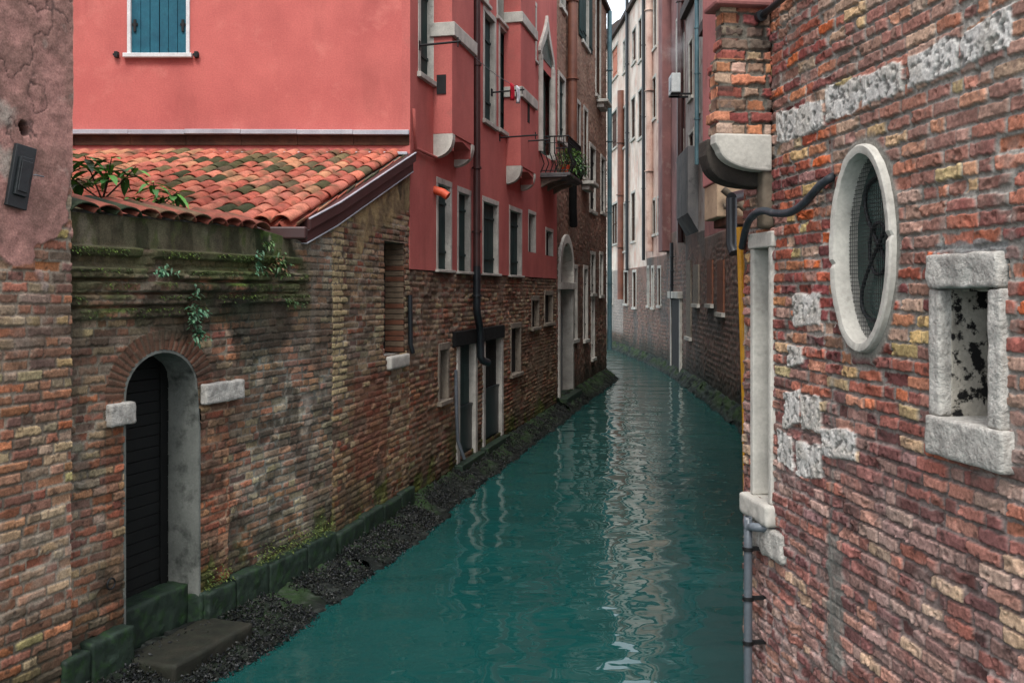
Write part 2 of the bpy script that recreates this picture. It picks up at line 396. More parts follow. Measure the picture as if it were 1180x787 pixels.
def inset_block(name, poly, z0, z1, parent, ins=.4, mat='inner'):
    n = len(poly); c = Vector((sum(p[0] for p in poly) / n, sum(p[1] for p in poly) / n)); P2 = [Vector(p) for p in poly]; out = []
    for i in range(n):
        a, b, q = P2[i - 1], P2[i], P2[(i + 1) % n]
        e1 = (b - a).normalized(); e2 = (q - b).normalized()
        n1 = Vector((-e1.y, e1.x)); n2 = Vector((-e2.y, e2.x))
        if n1.dot(c - b) < 0: n1 = -n1
        if n2.dot(c - b) < 0: n2 = -n2
        k = (n1 + n2); k = k / max(.3, k.dot(n1)); out.append(b + k * ins)
    mb = MB(); mb.prism([(p.x, p.y, z0) for p in out], [(p.x, p.y, z1) for p in out])
    return mb.build(name, M[mat], parent)
def roof_block(poly, z, parent, over=.25, rise=1.6):
    n = len(poly); c = Vector((sum(p[0] for p in poly) / n, sum(p[1] for p in poly) / n)); mb = MB()
    o = [Vector(p) + (Vector(p) - c).normalized() * over for p in poly]; i_ = [c + (Vector(p) - c) * .3 for p in poly]
    mb.prism([(p.x, p.y, z) for p in o], [(p.x, p.y, z + .15) for p in o])
    mb.prism([(p.x, p.y, z + .152) for p in o], [(p.x, p.y, z + .15 + rise) for p in i_])
    return mb.build('roof', M['roof_dark'], parent)

def window(F, house, r, fw=.09, depth=.24, fill='glass', frame='stone', proud=.02, sill=.07, shutters=None, name='window', lintel=None):
    """stone surround (the part) with pane or shutter, and sill, as sub-parts; r = outer s0, s1, z0, z1"""
    s0, s1, z0, z1 = r; lt = fw if lintel is None else lintel
    mb = MB()
    F.box(mb, s0, s0 + fw, z0, z1 - lt, -depth - .05, proud); F.box(mb, s1 - fw, s1, z0, z1 - lt, -depth - .05, proud)
    F.box(mb, s0, s1, z1 - lt, z1, -depth - .05, proud + .004)
    o = mb.build(name, M[frame], house, bevel=.008)
    a, b, c, e = s0 + fw, s1 - fw, z0, z1 - lt
    if sill:
        q = MB(); F.box(q, s0 - .05, s1 + .05, z0 - sill, z0, -depth - .05, proud + .06); q.build('sill', M[frame], o, bevel=.008)
    p = MB()
    if fill == 'glass':
        F.box(p, a, b, c, e, -depth - .03, -depth); p.build('pane', M['glass'], o)
        w = MB(); m_ = (a + b) / 2
        for x0, x1 in ((a, a + .045), (b - .045, b), (m_ - .03, m_ + .03)): F.box(w, x0, x1, c, e, -depth + .002, -depth + .045)
        for k in range(3):
            zz = c + (e - c) * k / 2 * .999; F.box(w, a + .046, b - .046, min(zz, e - .045), min(zz, e - .045) + .044, -depth + .003, -depth + .04)
        w.build('sash', M['brown_wood'], o)
    elif fill in ('green', 'teal', 'black', 'brown', 'blind'):
        mt = {'green': 'green_wood', 'teal': 'teal_wood', 'black': 'black_wood', 'brown': 'brown_wood', 'blind': 'blind'}[fill]
        n = max(2, int((b - a) / .13)); w = (b - a) / n
        for k in range(n): F.box(p, a + k * w + .003, a + (k + 1) * w - .003, c, e, -depth - .03, -depth + R.uniform(0, .006))
        for zz in (c + .2 * (e - c), c + .78 * (e - c)): F.box(p, a + .02, b - .02, zz, zz + .05, -depth + .004, -depth + .03)
        p.build('shutter' if fill != 'blind' else 'blind', M[mt], o)
    else:
        F.box(p, a, b, c, e, -depth - .06, -depth); p.build('dark_panel', M['inner'], o)
    if shutters:      # leaves folded open against the wall
        w = (b - a) / 2
        for x0 in (s0 - w - .02, s1 + .02):
            q = MB()
            for k in range(4): F.box(q, x0 + k * w / 4 + .003, x0 + (k + 1) * w / 4 - .003, c, e, .03, .055)
            for zz in (c + .15, e - .22): F.box(q, x0 + .02, x0 + w - .02, zz, zz + .06, .056, .075)
            q.build('shutter', M[shutters], o)
    return (s0 + .01, s1 - .01, z0, z1 - .01)

def pipe(F, parent, pts, r, mat, clamps=(), name='downpipe', n=10):
    mb = MB(); mb.tube([F.P(*p) for p in pts], r, n)
    o = mb.build(name, M[mat], parent)
    for s, d, z in clamps:
        q = MB(); q.tube([F.P(s, d, z - .02), F.P(s, d, z + .02)], r * 1.35, n); F.box(q, s - .012, s + .012, z - .012, z + .012, -.02, d)
        q.build('clamp', M[mat], o)
    return o
def smooth_path(pts, k=6):
    pts = [Vector(p) for p in pts]; out = []
    for i in range(len(pts) - 1):
        p0, p1, p2, p3 = pts[max(i - 1, 0)], pts[i], pts[i + 1], pts[min(i + 2, len(pts) - 1)]
        for j in range(k):
            t = j / k
            out.append(.5 * ((2 * p1) + (p2 - p0) * t + (2 * p0 - 5 * p1 + 4 * p2 - p3) * t * t + (3 * p1 - p0 - 3 * p2 + p3) * t ** 3))
    out.append(pts[-1]); return out

def rough_stone(F, parent, s0, s1, z0, z1, d0, d1, mat, name, res=.02, amp=.012, seed=0, rnd=.02):
    """a subdivided block whose faces are knocked about and whose edges are worn"""
    nx, ny, nz = [max(2, int(v / res)) for v in (s1 - s0, d1 - d0, z1 - z0)]
    bm = bmesh.new(); vm = {}
    def vert(i, j, k):
        if (i, j, k) in vm: return vm[(i, j, k)]
        a = Vector((i / nx * (s1 - s0), j / ny * (d1 - d0), k / nz * (z1 - z0))); lo = Vector((rnd,) * 3)
        hi = Vector((s1 - s0 - rnd, d1 - d0 - rnd, z1 - z0 - rnd)); q = Vector([min(max(a[t], lo[t]), max(lo[t], hi[t])) for t in range(3)])
        dv = a - q
        if dv.length > 0: a = q + dv.normalized() * min(dv.length, rnd)
        w = F.P(s0 + a.x, d0 + a.y, z0 + a.z)
        f = mnoise.fractal(w * 9 + Vector((seed, 0, 0)), 1, 2, 4); nv = mnoise.noise_vector(w * 14 + Vector((0, seed, 0)))
        c = F.P((s0 + s1) / 2, (d0 + d1) / 2, (z0 + z1) / 2)
        w = w + (w - c).normalized() * f * amp + nv * amp * .5
        vm[(i, j, k)] = bm.verts.new(w - root_loc(parent)); return vm[(i, j, k)]
    def face(q):
        f = bm.faces.new([vert(*p) for p in q]); f.smooth = True
    for i in range(nx):
        for k in range(nz):
            face([(i, ny, k), (i + 1, ny, k), (i + 1, ny, k + 1), (i, ny, k + 1)]); face([(i, 0, k), (i, 0, k + 1), (i + 1, 0, k + 1), (i + 1, 0, k)])
        for j in range(ny):
            face([(i, j, 0), (i + 1, j, 0), (i + 1, j + 1, 0), (i, j + 1, 0)]); face([(i, j, nz), (i, j + 1, nz), (i + 1, j + 1, nz), (i + 1, j, nz)])
    for j in range(ny):
        for k in range(nz):
            face([(0, j, k), (0, j + 1, k), (0, j + 1, k + 1), (0, j, k + 1)]); face([(nx, j, k), (nx, j, k + 1), (nx, j + 1, k + 1), (nx, j + 1, k)])
    bmesh.ops.recalc_face_normals(bm, faces=bm.faces)
    me = bpy.data.meshes.new(name); bm.to_mesh(me); bm.free(); me.materials.append(M[mat])
    return link_mesh(name, me, parent)

# ------------------------------------------------------------------ plan of the canal
CANAL = (2.0, 20.0)
def line_left(Y): return .353 * Y - 6.95                  # garden wall with the water gate
def line_pink(Y): return .228 * Y - 5.335                 # shed side, pink house and brick palace
C1 = (line_pink(12.9), 12.9); CP = (line_pink(15.97), 15.97); CQ = (line_pink(29.3), 29.3); CE = (line_pink(41.0), 41.0)
FB = Facade((line_left(8.5), 8.5), C1, (0, 8)); FB0 = FB.s(72.5)
FA = Facade(tuple(FB.P(FB0, .10, 0).xy - FB.d * 6.0), tuple(FB.P(FB0, .10, 0).xy), (0, 6))
FS = Facade(C1, CP, CANAL); FP = Facade(CP, CQ, CANAL); FQ = Facade(CQ, CE, (4, 30))
FF = Facade((CP[0], 16.0), (-10.0, 16.0), (-4, 0))
def wx(Y, px): return (px - 590) / FPX * Y
RB = [(3.6, 72.0), (wx(66, 697), 66), (wx(59, 718), 59), (wx(51, 745), 51), (wx(45.5, 768), 45.5), (wx(39.5, 790), 39.5), (wx(34.5, 812), 34.5), (wx(27, 856), 27), (5.9, 20)]
FRight = [Facade(RB[i], RB[i + 1], (2, 45)) for i in range(len(RB) - 1)]
NC = (2.458 - .1346 * 6.57, 6.57)
FR = Facade(NC, (2.458 + .1346 * 2.0, -2.0), (-2, 4))

# ------------------------------------------------------------------ water and bed
mb = MB(); mb.add([(-60, -40, 0), (60, -40, 0), (60, 110, 0), (-60, 110, 0)], [(0, 1, 2, 3)])
o = mb.build('water', M['water']); tag(o, kind='structure')
mb = MB(); mb.add([(-400, -400, -2.2), (400, -400, -2.2), (400, 400, -2.2), (-400, 400, -2.2)], [(0, 1, 2, 3)])
o = mb.build('ground', M['roof_dark']); tag(o, kind='structure')

# ------------------------------------------------------------------ banks: footing with mussels
def bank(F, s0, s1, fn_out, z_top, name, res=.05, col1=(26, 30, 27), col2=(15, 19, 16), seed=3, parent=None):
    ss = np.arange(s0, s1 + res, res); ts = np.linspace(0, 1, 22)
    S, T = np.meshgrid(ss, ts)
    out = np.vectorize(fn_out)(S)
    prof = np.interp(T, [0, .12, .3, .75, 1], [z_top + .05, z_top, z_top * .75, .015, -.35])
    d = out * np.interp(T, [0, .3, .75, 1], [-.04, .38, 1.0, 1.15])
    nn = fbm(S, T * .8, 7, 4, seed) - .5; n2 = fbm(S, T * .8, 1.6, 3, seed + 4) - .5
    d = d + nn * .16 + n2 * .28 * T; zz = prof + nn * .12 * (T > .02) + (fbm(S, T * .8, 22, 3, seed + 6) - .5) * .04
    V = np.stack([F.o.x + F.d.x * S + F.n.x * d, F.o.y + F.d.y * S + F.n.y * d, zz], -1)
    g = fbm(S, T, 4, 4, seed + 9)
    C = mixc(np.ones(S.shape + (3,)) * L3(*col1), L3(*col2), sstep(.35, .65, g))
    C = mixc(C, L3(40, 58, 32), sstep(.40, .60, fbm(S, T, 2.2, 4, seed + 20)) * sstep(.75, .3, T)); C = mixc(C, L3(70, 74, 68), sstep(.64, .72, fbm(S, T * .8, 26, 3, seed + 21)) * .5)
    I = np.arange(S.size).reshape(S.shape)
    Q = np.stack([I[:-1, :-1], I[:-1, 1:], I[1:, 1:], I[1:, :-1]], -1).reshape(-1, 4)
    o = mesh_from_grid(name, V.reshape(-1, 3), C.reshape(-1, 3), Q, M['brick'], parent)
    return tag(o, kind='structure')
def out_B(s):  return float(np.interp(s, [0, 1.2, 2.0, 4.7], [.55, .9, .9, .62]))
bank(FA, 0, 6.0, lambda s: .7, .17, 'left_bank', seed=2)
bank(FB, 0, FB.L, out_B, .17, 'left_bank', seed=3)
bank(FS, 0, FS.L, lambda s: .64, .20, 'left_bank', seed=4)
bank(FP, 0, FP.L, lambda s: .55, .26, 'left_bank', seed=5)
bank(FQ, 0, FQ.L - .5, lambda s: .55, .40, 'left_bank', seed=6)
for i, F in enumerate(FRight): bank(F, -.2, F.L + .2, lambda s: .36, .42, 'right_bank', res=.12, seed=12 + i, col1=(38, 48, 46), col2=(22, 30, 28))

def mussels():
    V, Fc, C = [], [], []
    rg = random.Random(5)
    spec = [(FB, -1, FB.L, out_B, 13000, .19), (FS, 0, FS.L, lambda s: .64, 6500, .22), (FP, 0, FP.L, lambda s: .55, 9000, .28), (FQ, 0, FQ.L, lambda s: .55, 2200, .4)]
    for F, a, b, fo, n, zt in spec:
        for _ in range(n):
            s = rg.uniform(a, b); t = rg.uniform(.06, .84) ** .8; o = fo(s)
            d = o * float(np.interp(t, [0, .3, .75, 1], [-.04, .38, 1.0, 1.15])) + rg.gauss(0, .03)
            z = float(np.interp(t, [0, .12, .3, .75, 1], [zt + .03, zt, zt * .75, .015, -.35])) + rg.gauss(-.002, .026)
            if vnoise(s * 1.6, t * 2, 77) < .2 + .2 * (t < .2): continue
            c = F.P(s, d, z); L = rg.uniform(.013, .032); ax = Vector((rg.gauss(0, 1), rg.gauss(0, 1), rg.gauss(.4, .8))).normalized()
            sd = ax.cross(Vector((rg.gauss(0, 1), rg.gauss(0, 1), rg.gauss(0, 1)))).normalized(); nn = ax.cross(sd)
            k = len(V)
            V += [c - ax * L, c + ax * L * 1.1, c + sd * L * .5 + ax * L * .2, c - sd * L * .5 + ax * L * .1, c + nn * L * .38, c - nn * L * .38]
            for tr in ((0, 2, 4), (2, 1, 4), (1, 3, 4), (3, 0, 4), (2, 0, 5), (1, 2, 5), (3, 1, 5), (0, 3, 5)): Fc.append([k + q for q in tr])
            g = rg.choice([(24, 27, 30), (20, 22, 26), (30, 34, 33), (32, 34, 29), (17, 19, 21), (20, 24, 22), (26, 32, 22), (46, 46, 41)])
            C += [lin(g)] * 6
    me = bpy.data.meshes.new('mussels'); me.from_pydata(V, [], Fc); me.materials.append(M['mussel'])
    a = me.attributes.new('Col', 'FLOAT_COLOR', 'POINT'); a.data.foreach_set('color', np.array([(*c, 1) for c in C], np.float32).ravel())
    tag(link_mesh('mussels', me, None), 'dark mussels and barnacles crusting the footing of the left canal walls', 'mussels', kind='stuff')
mussels()

# ------------------------------------------------------------------ 1. old house at the left edge
hA = thing('old_house', 'old brick house with flaking mauve plaster above, cut by the left edge of the photo', 'house', FA.P(3, -2, 0))
zA = FA.z(40, 268)
def fn_A(S, Z):
    h, col, prof, _ = brick_field(S, Z, 41, PAL_LEFT + [((150, 110, 88), 2), ((168, 132, 108), 1.6), ((172, 150, 104), .7)], hc=.092, lb=.31, joint=.016, mortar=(164, 152, 136), erode=.8, warp=.01, depth=.011, proud=.005)
    g = fbm(S, Z, 1.1, 5, 8); e = zA + (g - .5) * 2.2 + (fbm(S, Z, 4, 4, 9) - .5) * .9 + .1
    pl = sstep(-.04, .04, Z - e)
    n = fbm(S, Z, 5, 5, 19)
    pc = mixc(np.ones(S.shape + (3,)) * L3(180, 134, 124), L3(150, 114, 104), sstep(.3, .7, n))
    pc = mixc(pc, L3(176, 166, 154), sstep(.60, .74, fbm(S, Z, 2.4, 6, 22)) * .8)
    crack = np.abs(fbm(S, Z, 1.3, 6, 55) - .5) + .03 * sstep(.45, .6, fbm(S, Z, 1.1, 3, 57)); pc = mixc(pc, L3(96, 76, 72), (1 - sstep(.001, .007, crack)) * .8)
    hp = .012 + (n - .5) * .02 + (fbm(S, Z, 14, 4, 58) - .5) * .012 - .006 * (1 - sstep(.002, .009, crack))
    h = h * (1 - pl) + hp * pl; col = mixc(col, pc, pl)
    col = mixc(col, L3(170, 158, 148), sstep(.6, .75, fbm(S, Z, 1.5, 6, 29)) * .5 * (Z < zA - .5) * (Z > 1.2))   # salts
    gr = sstep(.42, .66, fbm(S, Z, .9, 6, 52)) * (1 - pl) * .6; col = mixc(col, L3(124, 104, 90), gr)
    damp = sstep(1.0, .3, Z + (fbm(S, Z, 3, 3, 3) - .5) * .8); col = mixc(col, L3(46, 50, 34), damp * .7)
    # putlog hole
    cs, cz = FA.s(27), FA.z(27, 148); q = np.hypot((S - cs) / .05, (Z - cz) / .07) + (fbm(S, Z, 14, 3, 5) - .5) * .8
    m = 1 - sstep(.7, 1.0, q); h = h - m * .12; col = mixc(col, L3(24, 22, 22), m)
    return h, col
field_wall('wall', FA, 4.2, 6.0, .0, 6.6, .011, fn_A, hA)
field_wall('wall', FA, 0, 4.2, -.6, 6.6, .04, fn_A, hA, skirt=0)
flat_wall('upper_wall', FA, 0, 6.0, 6.6, 12, 'mauve', hA)
pA = [tuple(FA.P(0, 0, 0).xy), tuple(FA.P(6, 0, 0).xy), tuple(FA.P(6, -7, 0).xy), tuple(FA.P(0, -7, 0).xy)]
inset_block('inner_wall', pA, -1.5, 12, hA); roof_block(pA, 12.0, hA)
mb = MB(); FEnd = Facade(pA[1], pA[2], FA.P(9, -3, 0).xy); FEnd.box(mb, .09, FEnd.L, -.5, 12, -.3, -.02); mb.build('end_wall', M['mauve'], hA)
# slanted iron hatch plate
def hatch():
    c = [(8, 236), (20, 165), (43, 172), (31, 243)]
    pts = [(FA.s(x, .05), FA.z(x, y, .05)) for x, y in c]; mb = MB()
    def ring(k, d0, d1, mi=0):
        cx = sum(p[0] for p in pts) / 4; cz = sum(p[1] for p in pts) / 4
        q = [(cx + (a - cx) * k, cz + (b - cz) * k) for a, b in pts]
        mb.prism([FA.P(a, d0, b) for a, b in q], [FA.P(a, d1, b) for a, b in q], mi)
    ring(1, .015, .05); ring(.62, .05, .075); ring(.5, .075, .085)
    o = mb.build('hatch_plate', M['plate'], hA, bevel=.005)
    q = MB(); a = FA.s(33); b = FA.z(33, 203); q.tube([FA.P(a - .03, .085, b), FA.P(a - .03, .11, b), FA.P(a + .05, .11, b - .005)], .006, 6); q.build('latch', M['pipe_grey'], o)
hatch()

# ------------------------------------------------------------------ 2. garden wall with the arched water gate
gw = thing('garden_wall', 'mossy brick wall with arched water gate and tile coping, between old house and shed', 'wall', FB.P(2.4, 0, 0))
aL, aR = FB.s(143), FB.s(228); aC = (aL + aR) / 2; aA = (aR - aL) / 2; aZ = 2.68; aB = FB.z(187, 403) - aZ
sV0 = FB.s(350); zV0 = FB.z(350, 279); zV1 = FS.z(386, 258); zV2 = FS.z(477, 198)
sCop = FB.s(302); 
def ztop_B(S): return np.interp(S, [FB0, sCop - .02, sCop + .02, sV0, FB.L], [4.40, 4.42, FB.z(302, 266), zV0, zV1])
def arch_r(S, Z): return np.where(Z > aZ, np.hypot((S - aC) / aA, (Z - aZ) / aB), np.abs(S - aC) / aA)
def fn_B(S, Z):
    h, col, prof, _ = brick_field(S, Z, 5, PAL_LEFT, hc=.086, lb=.29, joint=.015, mortar=(158, 148, 132), erode=1.0, proud=.006, warp=.012, depth=.011)
    # paler grey brown masonry on the right of the gate and redder piers beside it
    zone = sstep(FB.s(262), FB.s(300), S + (fbm(S, Z, 2, 4, 6) - .5) * .5)
    col = col * (1 - zone[..., None] * np.array([.12, -.02, -.12])); col = mixc(col, L3(160, 142, 116), zone * .25 * prof)
    for a, b in ((aL - .24, aL), (aR, aR + .55)):
        m = (S > a) & (S < b) & (Z < 2.5); col = np.where(m[..., None], col * np.array([1.08, .84, .74]), col)
    h = h + .03 * ((S > aR) & (S < aR + .5) & (Z < 2.45))
    # radial brick ring of the arch
    rr = arch_r(S, Z); ring = (Z > aZ - .02) & (rr > .98) & ((rr - 1) * aA < .25)
    th = np.arctan2((Z - aZ) / aB, (S - aC) / aA); k = th * aA * 1.12 / .072; kf = k - np.floor(k); e = np.minimum(kf, 1 - kf) * .072
    pr = sstep(.003, .013, e + (fbm(S, Z, 30, 3, 91) - .5) * .008)
    rnd = _hash(np.floor(k), np.floor((rr - 1) * aA / .125), 5)
    rc = mixc(np.ones(S.shape + (3,)) * L3(136, 84, 64), L3(104, 70, 56), rnd); rc = mixc(rc, L3(120, 110, 96), 1 - pr)
    col = np.where(ring[..., None], rc * (.75 + .5 * fbm(S, Z, 20, 4, 93))[..., None], col); h = np.where(ring, (pr - 1) * .014 + (rnd - .5) * .012, h)
    # rendered head band with drip ledge
    n = fbm(S, Z, 4, 5, 61); lim = FB.s(345) + (fbm(S, Z, 3, 4, 7) - .5) * .3
    left = 1 - sstep(-.1, .1, S - lim)
    band = sstep(4.10, 4.115, Z) * left
    bc = mixc(np.ones(S.shape + (3,)) * L3(100, 100, 76), L3(44, 55, 32), sstep(.40, .54, fbm(S, Z * .35, 6, 5, 62)))
    bc = mixc(bc, L3(160, 154, 132), sstep(.58, .70, fbm(S, Z * .4, 3.2, 5, 63)) * .8)
    bc = mixc(bc, L3(70, 92, 36), sstep(.5, .66, fbm(S, Z * .6, 6, 5, 68)) * .8)
    h = h * (1 - band) + band * (.01 + (n - .5) * .03); col = mixc(col, bc, band)
    led = sstep(4.015, 4.03, Z) * (1 - sstep(4.105, 4.115, Z)) * left * sstep(.28, .34, fbm(S, Z * 0, 3, 3, 64) + .12)
    h = h * (1 - led) + led * (.075 - .03 * (4.11 - Z) / .09 + (n - .5) * .05)
    col = mixc(col, L3(72, 90, 44), led * .9)
    # stepped courses under the ledge
    lim2 = FB.s(352) + (fbm(S, Z, 2, 4, 17) - .5) * .35
    for i, zc in enumerate((3.92, 3.79, 3.665, 3.54)):
        m = sstep(zc - .10 - .01, zc - .10, Z) * (1 - sstep(zc - .012, zc + .004, Z)) * (1 - sstep(-.08, .08, S - lim2)) * (1 if i < 3 else sstep(0, .2, FB.s(232) - S))
        gone = sstep(.30, .38, fbm(S, Z, 1.6, 4, 70 + i)); m = m * gone
        h = h + m * (.085 - .014 * i + (fbm(S, Z, 9, 3, 80 + i) - .5) * .06)
        top = m * sstep(zc - .055, zc - .02, Z + (fbm(S, Z, 12, 3, 84) - .5) * .05)
        col = mixc(col, L3(84, 80, 62), m * .35); col = mixc(col, L3(92, 116, 48), top * sstep(.35, .6, fbm(S, Z, 4, 3, 71 + i)) * .9)
    mossz = sstep(3.2, 3.6, Z) * (1 - sstep(4.05, 4.1, Z)) * (1 - sstep(-.1, .25, S - lim2))
    col = mixc(col, L3(74, 88, 48), mossz * sstep(.32, .52, fbm(S, Z, 3, 5, 33)) * .88)
    # black algae below the eave outlet, spreading down the wall
    cs, cz = FB.s(300), 3.25
    q = np.hypot((S - cs) / .75, (Z - cz) / .55) + (fbm(S, Z, 3, 5, 44) - .5) * 1.3
    m = 1 - sstep(.75, 1.15, q); col = mixc(col, L3(42, 46, 40), m * .8)
    q = np.hypot((S - FB.s(215)) / .9, (Z - 3.5) / .30) + (fbm(S, Z, 3, 5, 45) - .5); col = mixc(col, L3(40, 46, 34), (1 - sstep(.7, 1.1, q)) * .8)
    # chalky wash running down near the shed corner
    w = np.exp(-((S - FB.s(358)) / .16) ** 2) * sstep(.42, .65, fbm(S, Z * .3, 5, 5, 47)) * (Z < 4.0); col = mixc(col, L3(150, 144, 134), w * .55)
    smooth = w * .5; h = h * (1 - smooth)
    # dark missing patches, old repairs
    p = sstep(.62, .7, fbm(S, Z, 1.9, 5, 48)) * (Z < 3.2); h = h - p * .018; col = mixc(col, L3(66, 58, 50), p * .6)
    p = sstep(.66, .72, fbm(S, Z, 1.3, 5, 49)) * (Z < 2.6); col = mixc(col, L3(120, 116, 106), p * .6)
    gr = sstep(.42, .66, fbm(S, Z, .9, 6, 52)) * .55; col = mixc(col, L3(98, 86, 72), gr)
    gr = sstep(.55, .7, fbm(S, Z, 2.8, 5, 53)) * .55; col = mixc(col, L3(66, 58, 50), gr)
    # damp and green foot
    damp = sstep(1.15, .35, Z + (fbm(S, Z, 2.5, 4, 50) - .5) * .9); col = mixc(col, L3(38, 44, 30), damp * .72)
    col = mixc(col, L3(78, 92, 40), damp * sstep(.56, .68, fbm(S, Z, 3, 4, 51)) * .6)
    return h, col
field_wall('wall', FB, FB0, FB.L, .0, 5.2, .0105, fn_B, gw, masks=[lambda S, Z: arch_r(S, Z) < 1.0], ztop=ztop_B, skirt=.34)
# reveal of the gate: follows jambs and arch, grey render
mb = MB(); prof = [(aL, .0)] + [(aL, aZ * k / 6) for k in range(1, 7)] + [(aC - aA * math.cos(math.pi * k / 16), aZ + aB * math.sin(math.pi * k / 16)) for k in range(1, 17)] + [(aR, aZ - aZ * k / 6) for k in range(1, 7)]
vv = [FB.P(a, .034 if a > aC and b < 2.44 else -.004, b) for a, b in prof] + [FB.P(a, -.42, b) for a, b in prof]; n = len(prof)
mb.add(vv, [(i, i + 1, n + i + 1, n + i) for i in range(n - 1)]); mb.build('reveal', M['reveal'], gw, solid=.03)
mb = MB(); w = (aR - aL + .1) / 7
for k in range(24):
    z0 = .30 + k * .118
    FB.box(mb, aL - .05, aR + .05, z0 + .003, z0 + .115, -.44, -.36 + R.uniform(0, .008))
door = mb.build('door', M['black_wood'], gw, bevel=.004)
mb = MB()
for s_ in (aL + .12, aR - .12): FB.box(mb, s_ - .05, s_ + .05, .45, 3.0, -.36, -.335)
mb.build('door_batten', M['black_wood'], door, bevel=.004)
rough_stone(FB, gw, FB.s(122), FB.s(151), FB.z(137, 490), FB.z(137, 464), -.1, .07, 'stone_rough', 'impost', res=.018, amp=.008, seed=1)
rough_stone(FB, gw, FB.s(230), FB.s(275), FB.z(250, 463), FB.z(250, 440), -.0, .09, 'stone_rough', 'impost', res=.018, amp=.008, seed=2)
rough_stone(FB, gw, aL + .01, aR - .01, .02, .60, -.46, -.10, 'stone_green', 'door_sill', res=.03, amp=.015, seed=3)
rough_stone(FB, gw, aR - .035, aR + .14, -.1, .50, -.40, .06, 'stone_green', 'plinth_block', res=.03, amp=.012, seed=17)
rough_stone(FB, gw, aL - .05, aR + .1, -.1, .225, .02, .62, 'wet_stone', 'landing_step', res=.04, amp=.012, seed=4)
e = [FB.s(x) for x in (60, 92, 143)]
for i in range(2): rough_stone(FB, gw, e[i] + .004, e[i + 1] - .008, .1, .50 + .04 * i, -.1, .14, 'stone_green', 'plinth_block', res=.03, amp=.012, seed=6 + i)
e = [FB.s(x) for x in (229, 262, 300, 345, 379)]
for i in range(4): rough_stone(FB, gw, e[i] + .004, e[i + 1] - .008, .05, .50 + .03 * (i % 2), -.1, .13, 'stone_green', 'plinth_block', res=.03, amp=.014, seed=9 + i)
# small iron ring
mb = MB(); c = FB.P(FB.s(125), .03, FB.z(125, 672)); mb.tube([c + (FB.d * math.cos(a)).to_3d() * .05 + Vector((0, 0, math.sin(a) * .05)) for a in np.linspace(0, 2 * math.pi, 17)], .009, 6); mb.build('mooring_ring', M['iron'], gw)

def tiles_mesh(name, parent, items, mat='tile'):
    """items: (origin, along, across, up, length, radius, colour); half-round clay tiles, one mesh with thickness"""
    V, Fc, C = [], [], []; off = root_loc(parent); NA, NL = 8, 4
    for o_, al, ac, up, L, r, c in items:
        k = len(V); wob = R.uniform(-.02, .02)
        for j in range(NL + 1):
            t = j / NL; rr = r * (1.08 - .2 * t)
            for i in range(NA + 1):
                a = math.pi * (.04 + .92 * i / NA)
                p = o_ + al * (L * t) + ac * (math.cos(a) * rr + wob * t) + up * (math.sin(a) * rr * .92) - off
                V.append(p); g = .9 + .35 * mnoise.noise(p * 7); w_ = max(0, min(.85, (mnoise.fractal(p * 3.1, 1, 2, 5) - .10) * 1.8)) * (1 - .4 * t); mo = (.085, .082, .042); C.append(tuple(v * g * (1 - w_) + q_ * w_ for v, q_ in zip(c, mo)))
        for j in range(NL):
            for i in range(NA):
                b = k + j * (NA + 1) + i; Fc.append((b, b + 1, b + NA + 2, b + NA + 1))
    me = bpy.data.meshes.new(name); me.from_pydata(V, [], Fc); me.materials.append(M[mat]); me.polygons.foreach_set('use_smooth', [True] * len(Fc))
    a = me.attributes.new('Col', 'FLOAT_COLOR', 'POINT'); a.data.foreach_set('color', np.array([(*np.clip(c, .003, .9), 1) for c in C], np.float32).ravel())
    o = link_mesh(name, me, parent); md = o.modifiers.new('solid', 'SOLIDIFY'); md.thickness = .013; md.offset = 0
    return o
TILE = [(196, 110, 88), (206, 120, 96), (186, 100, 82), (212, 132, 108), (190, 112, 94), (198, 140, 106), (176, 96, 80)]
MOSSY = [(84, 80, 52), (66, 70, 46), (104, 92, 68), (92, 76, 60), (122, 108, 76)]
def tile_col(u, v):
    m = fbm(np.array([u]), np.array([v]), .9, 4, 66)[0]
    return lin(R.choice(MOSSY)) if R.random() < max(.07, min(.5, (m - .56) * 6)) else lin(R.choice(TILE))
# coping tiles
items = []; s = FB0 + .17; al0 = Vector((-FB.n.x, -FB.n.y, .30)).normalized(); acr = FB.d.to_3d()
while s < sCop + .02:
    lft = max(0, 1 - (s - FB0) / 1.1); c = lin((52, 62, 44)) if R.random() < lft else lin(R.choice([(150, 84, 70), (160, 92, 76), (138, 82, 68), (120, 96, 74)]))
    items.append((FB.P(s, .10, 4.385 + .02 * R.random()), al0 + acr * R.uniform(-.03, .03), acr, al0.cross(acr).normalized() * (1 if al0.cross(acr).z > 0 else -1) * .62, .5, .165, c)); s += .27
tiles_mesh('coping_tiles', gw, items)
mb = MB(); FB.box(mb, FB0, sCop, 4.2, 4.44, -.42, -.05); mb.build('wall_top', M['reveal'], gw)
mb = MB(); FB.box(mb, FB0, FB.L - .05, -.5, 4.25, -.85, -.45); mb.build('rear_wall', M['inner'], gw)

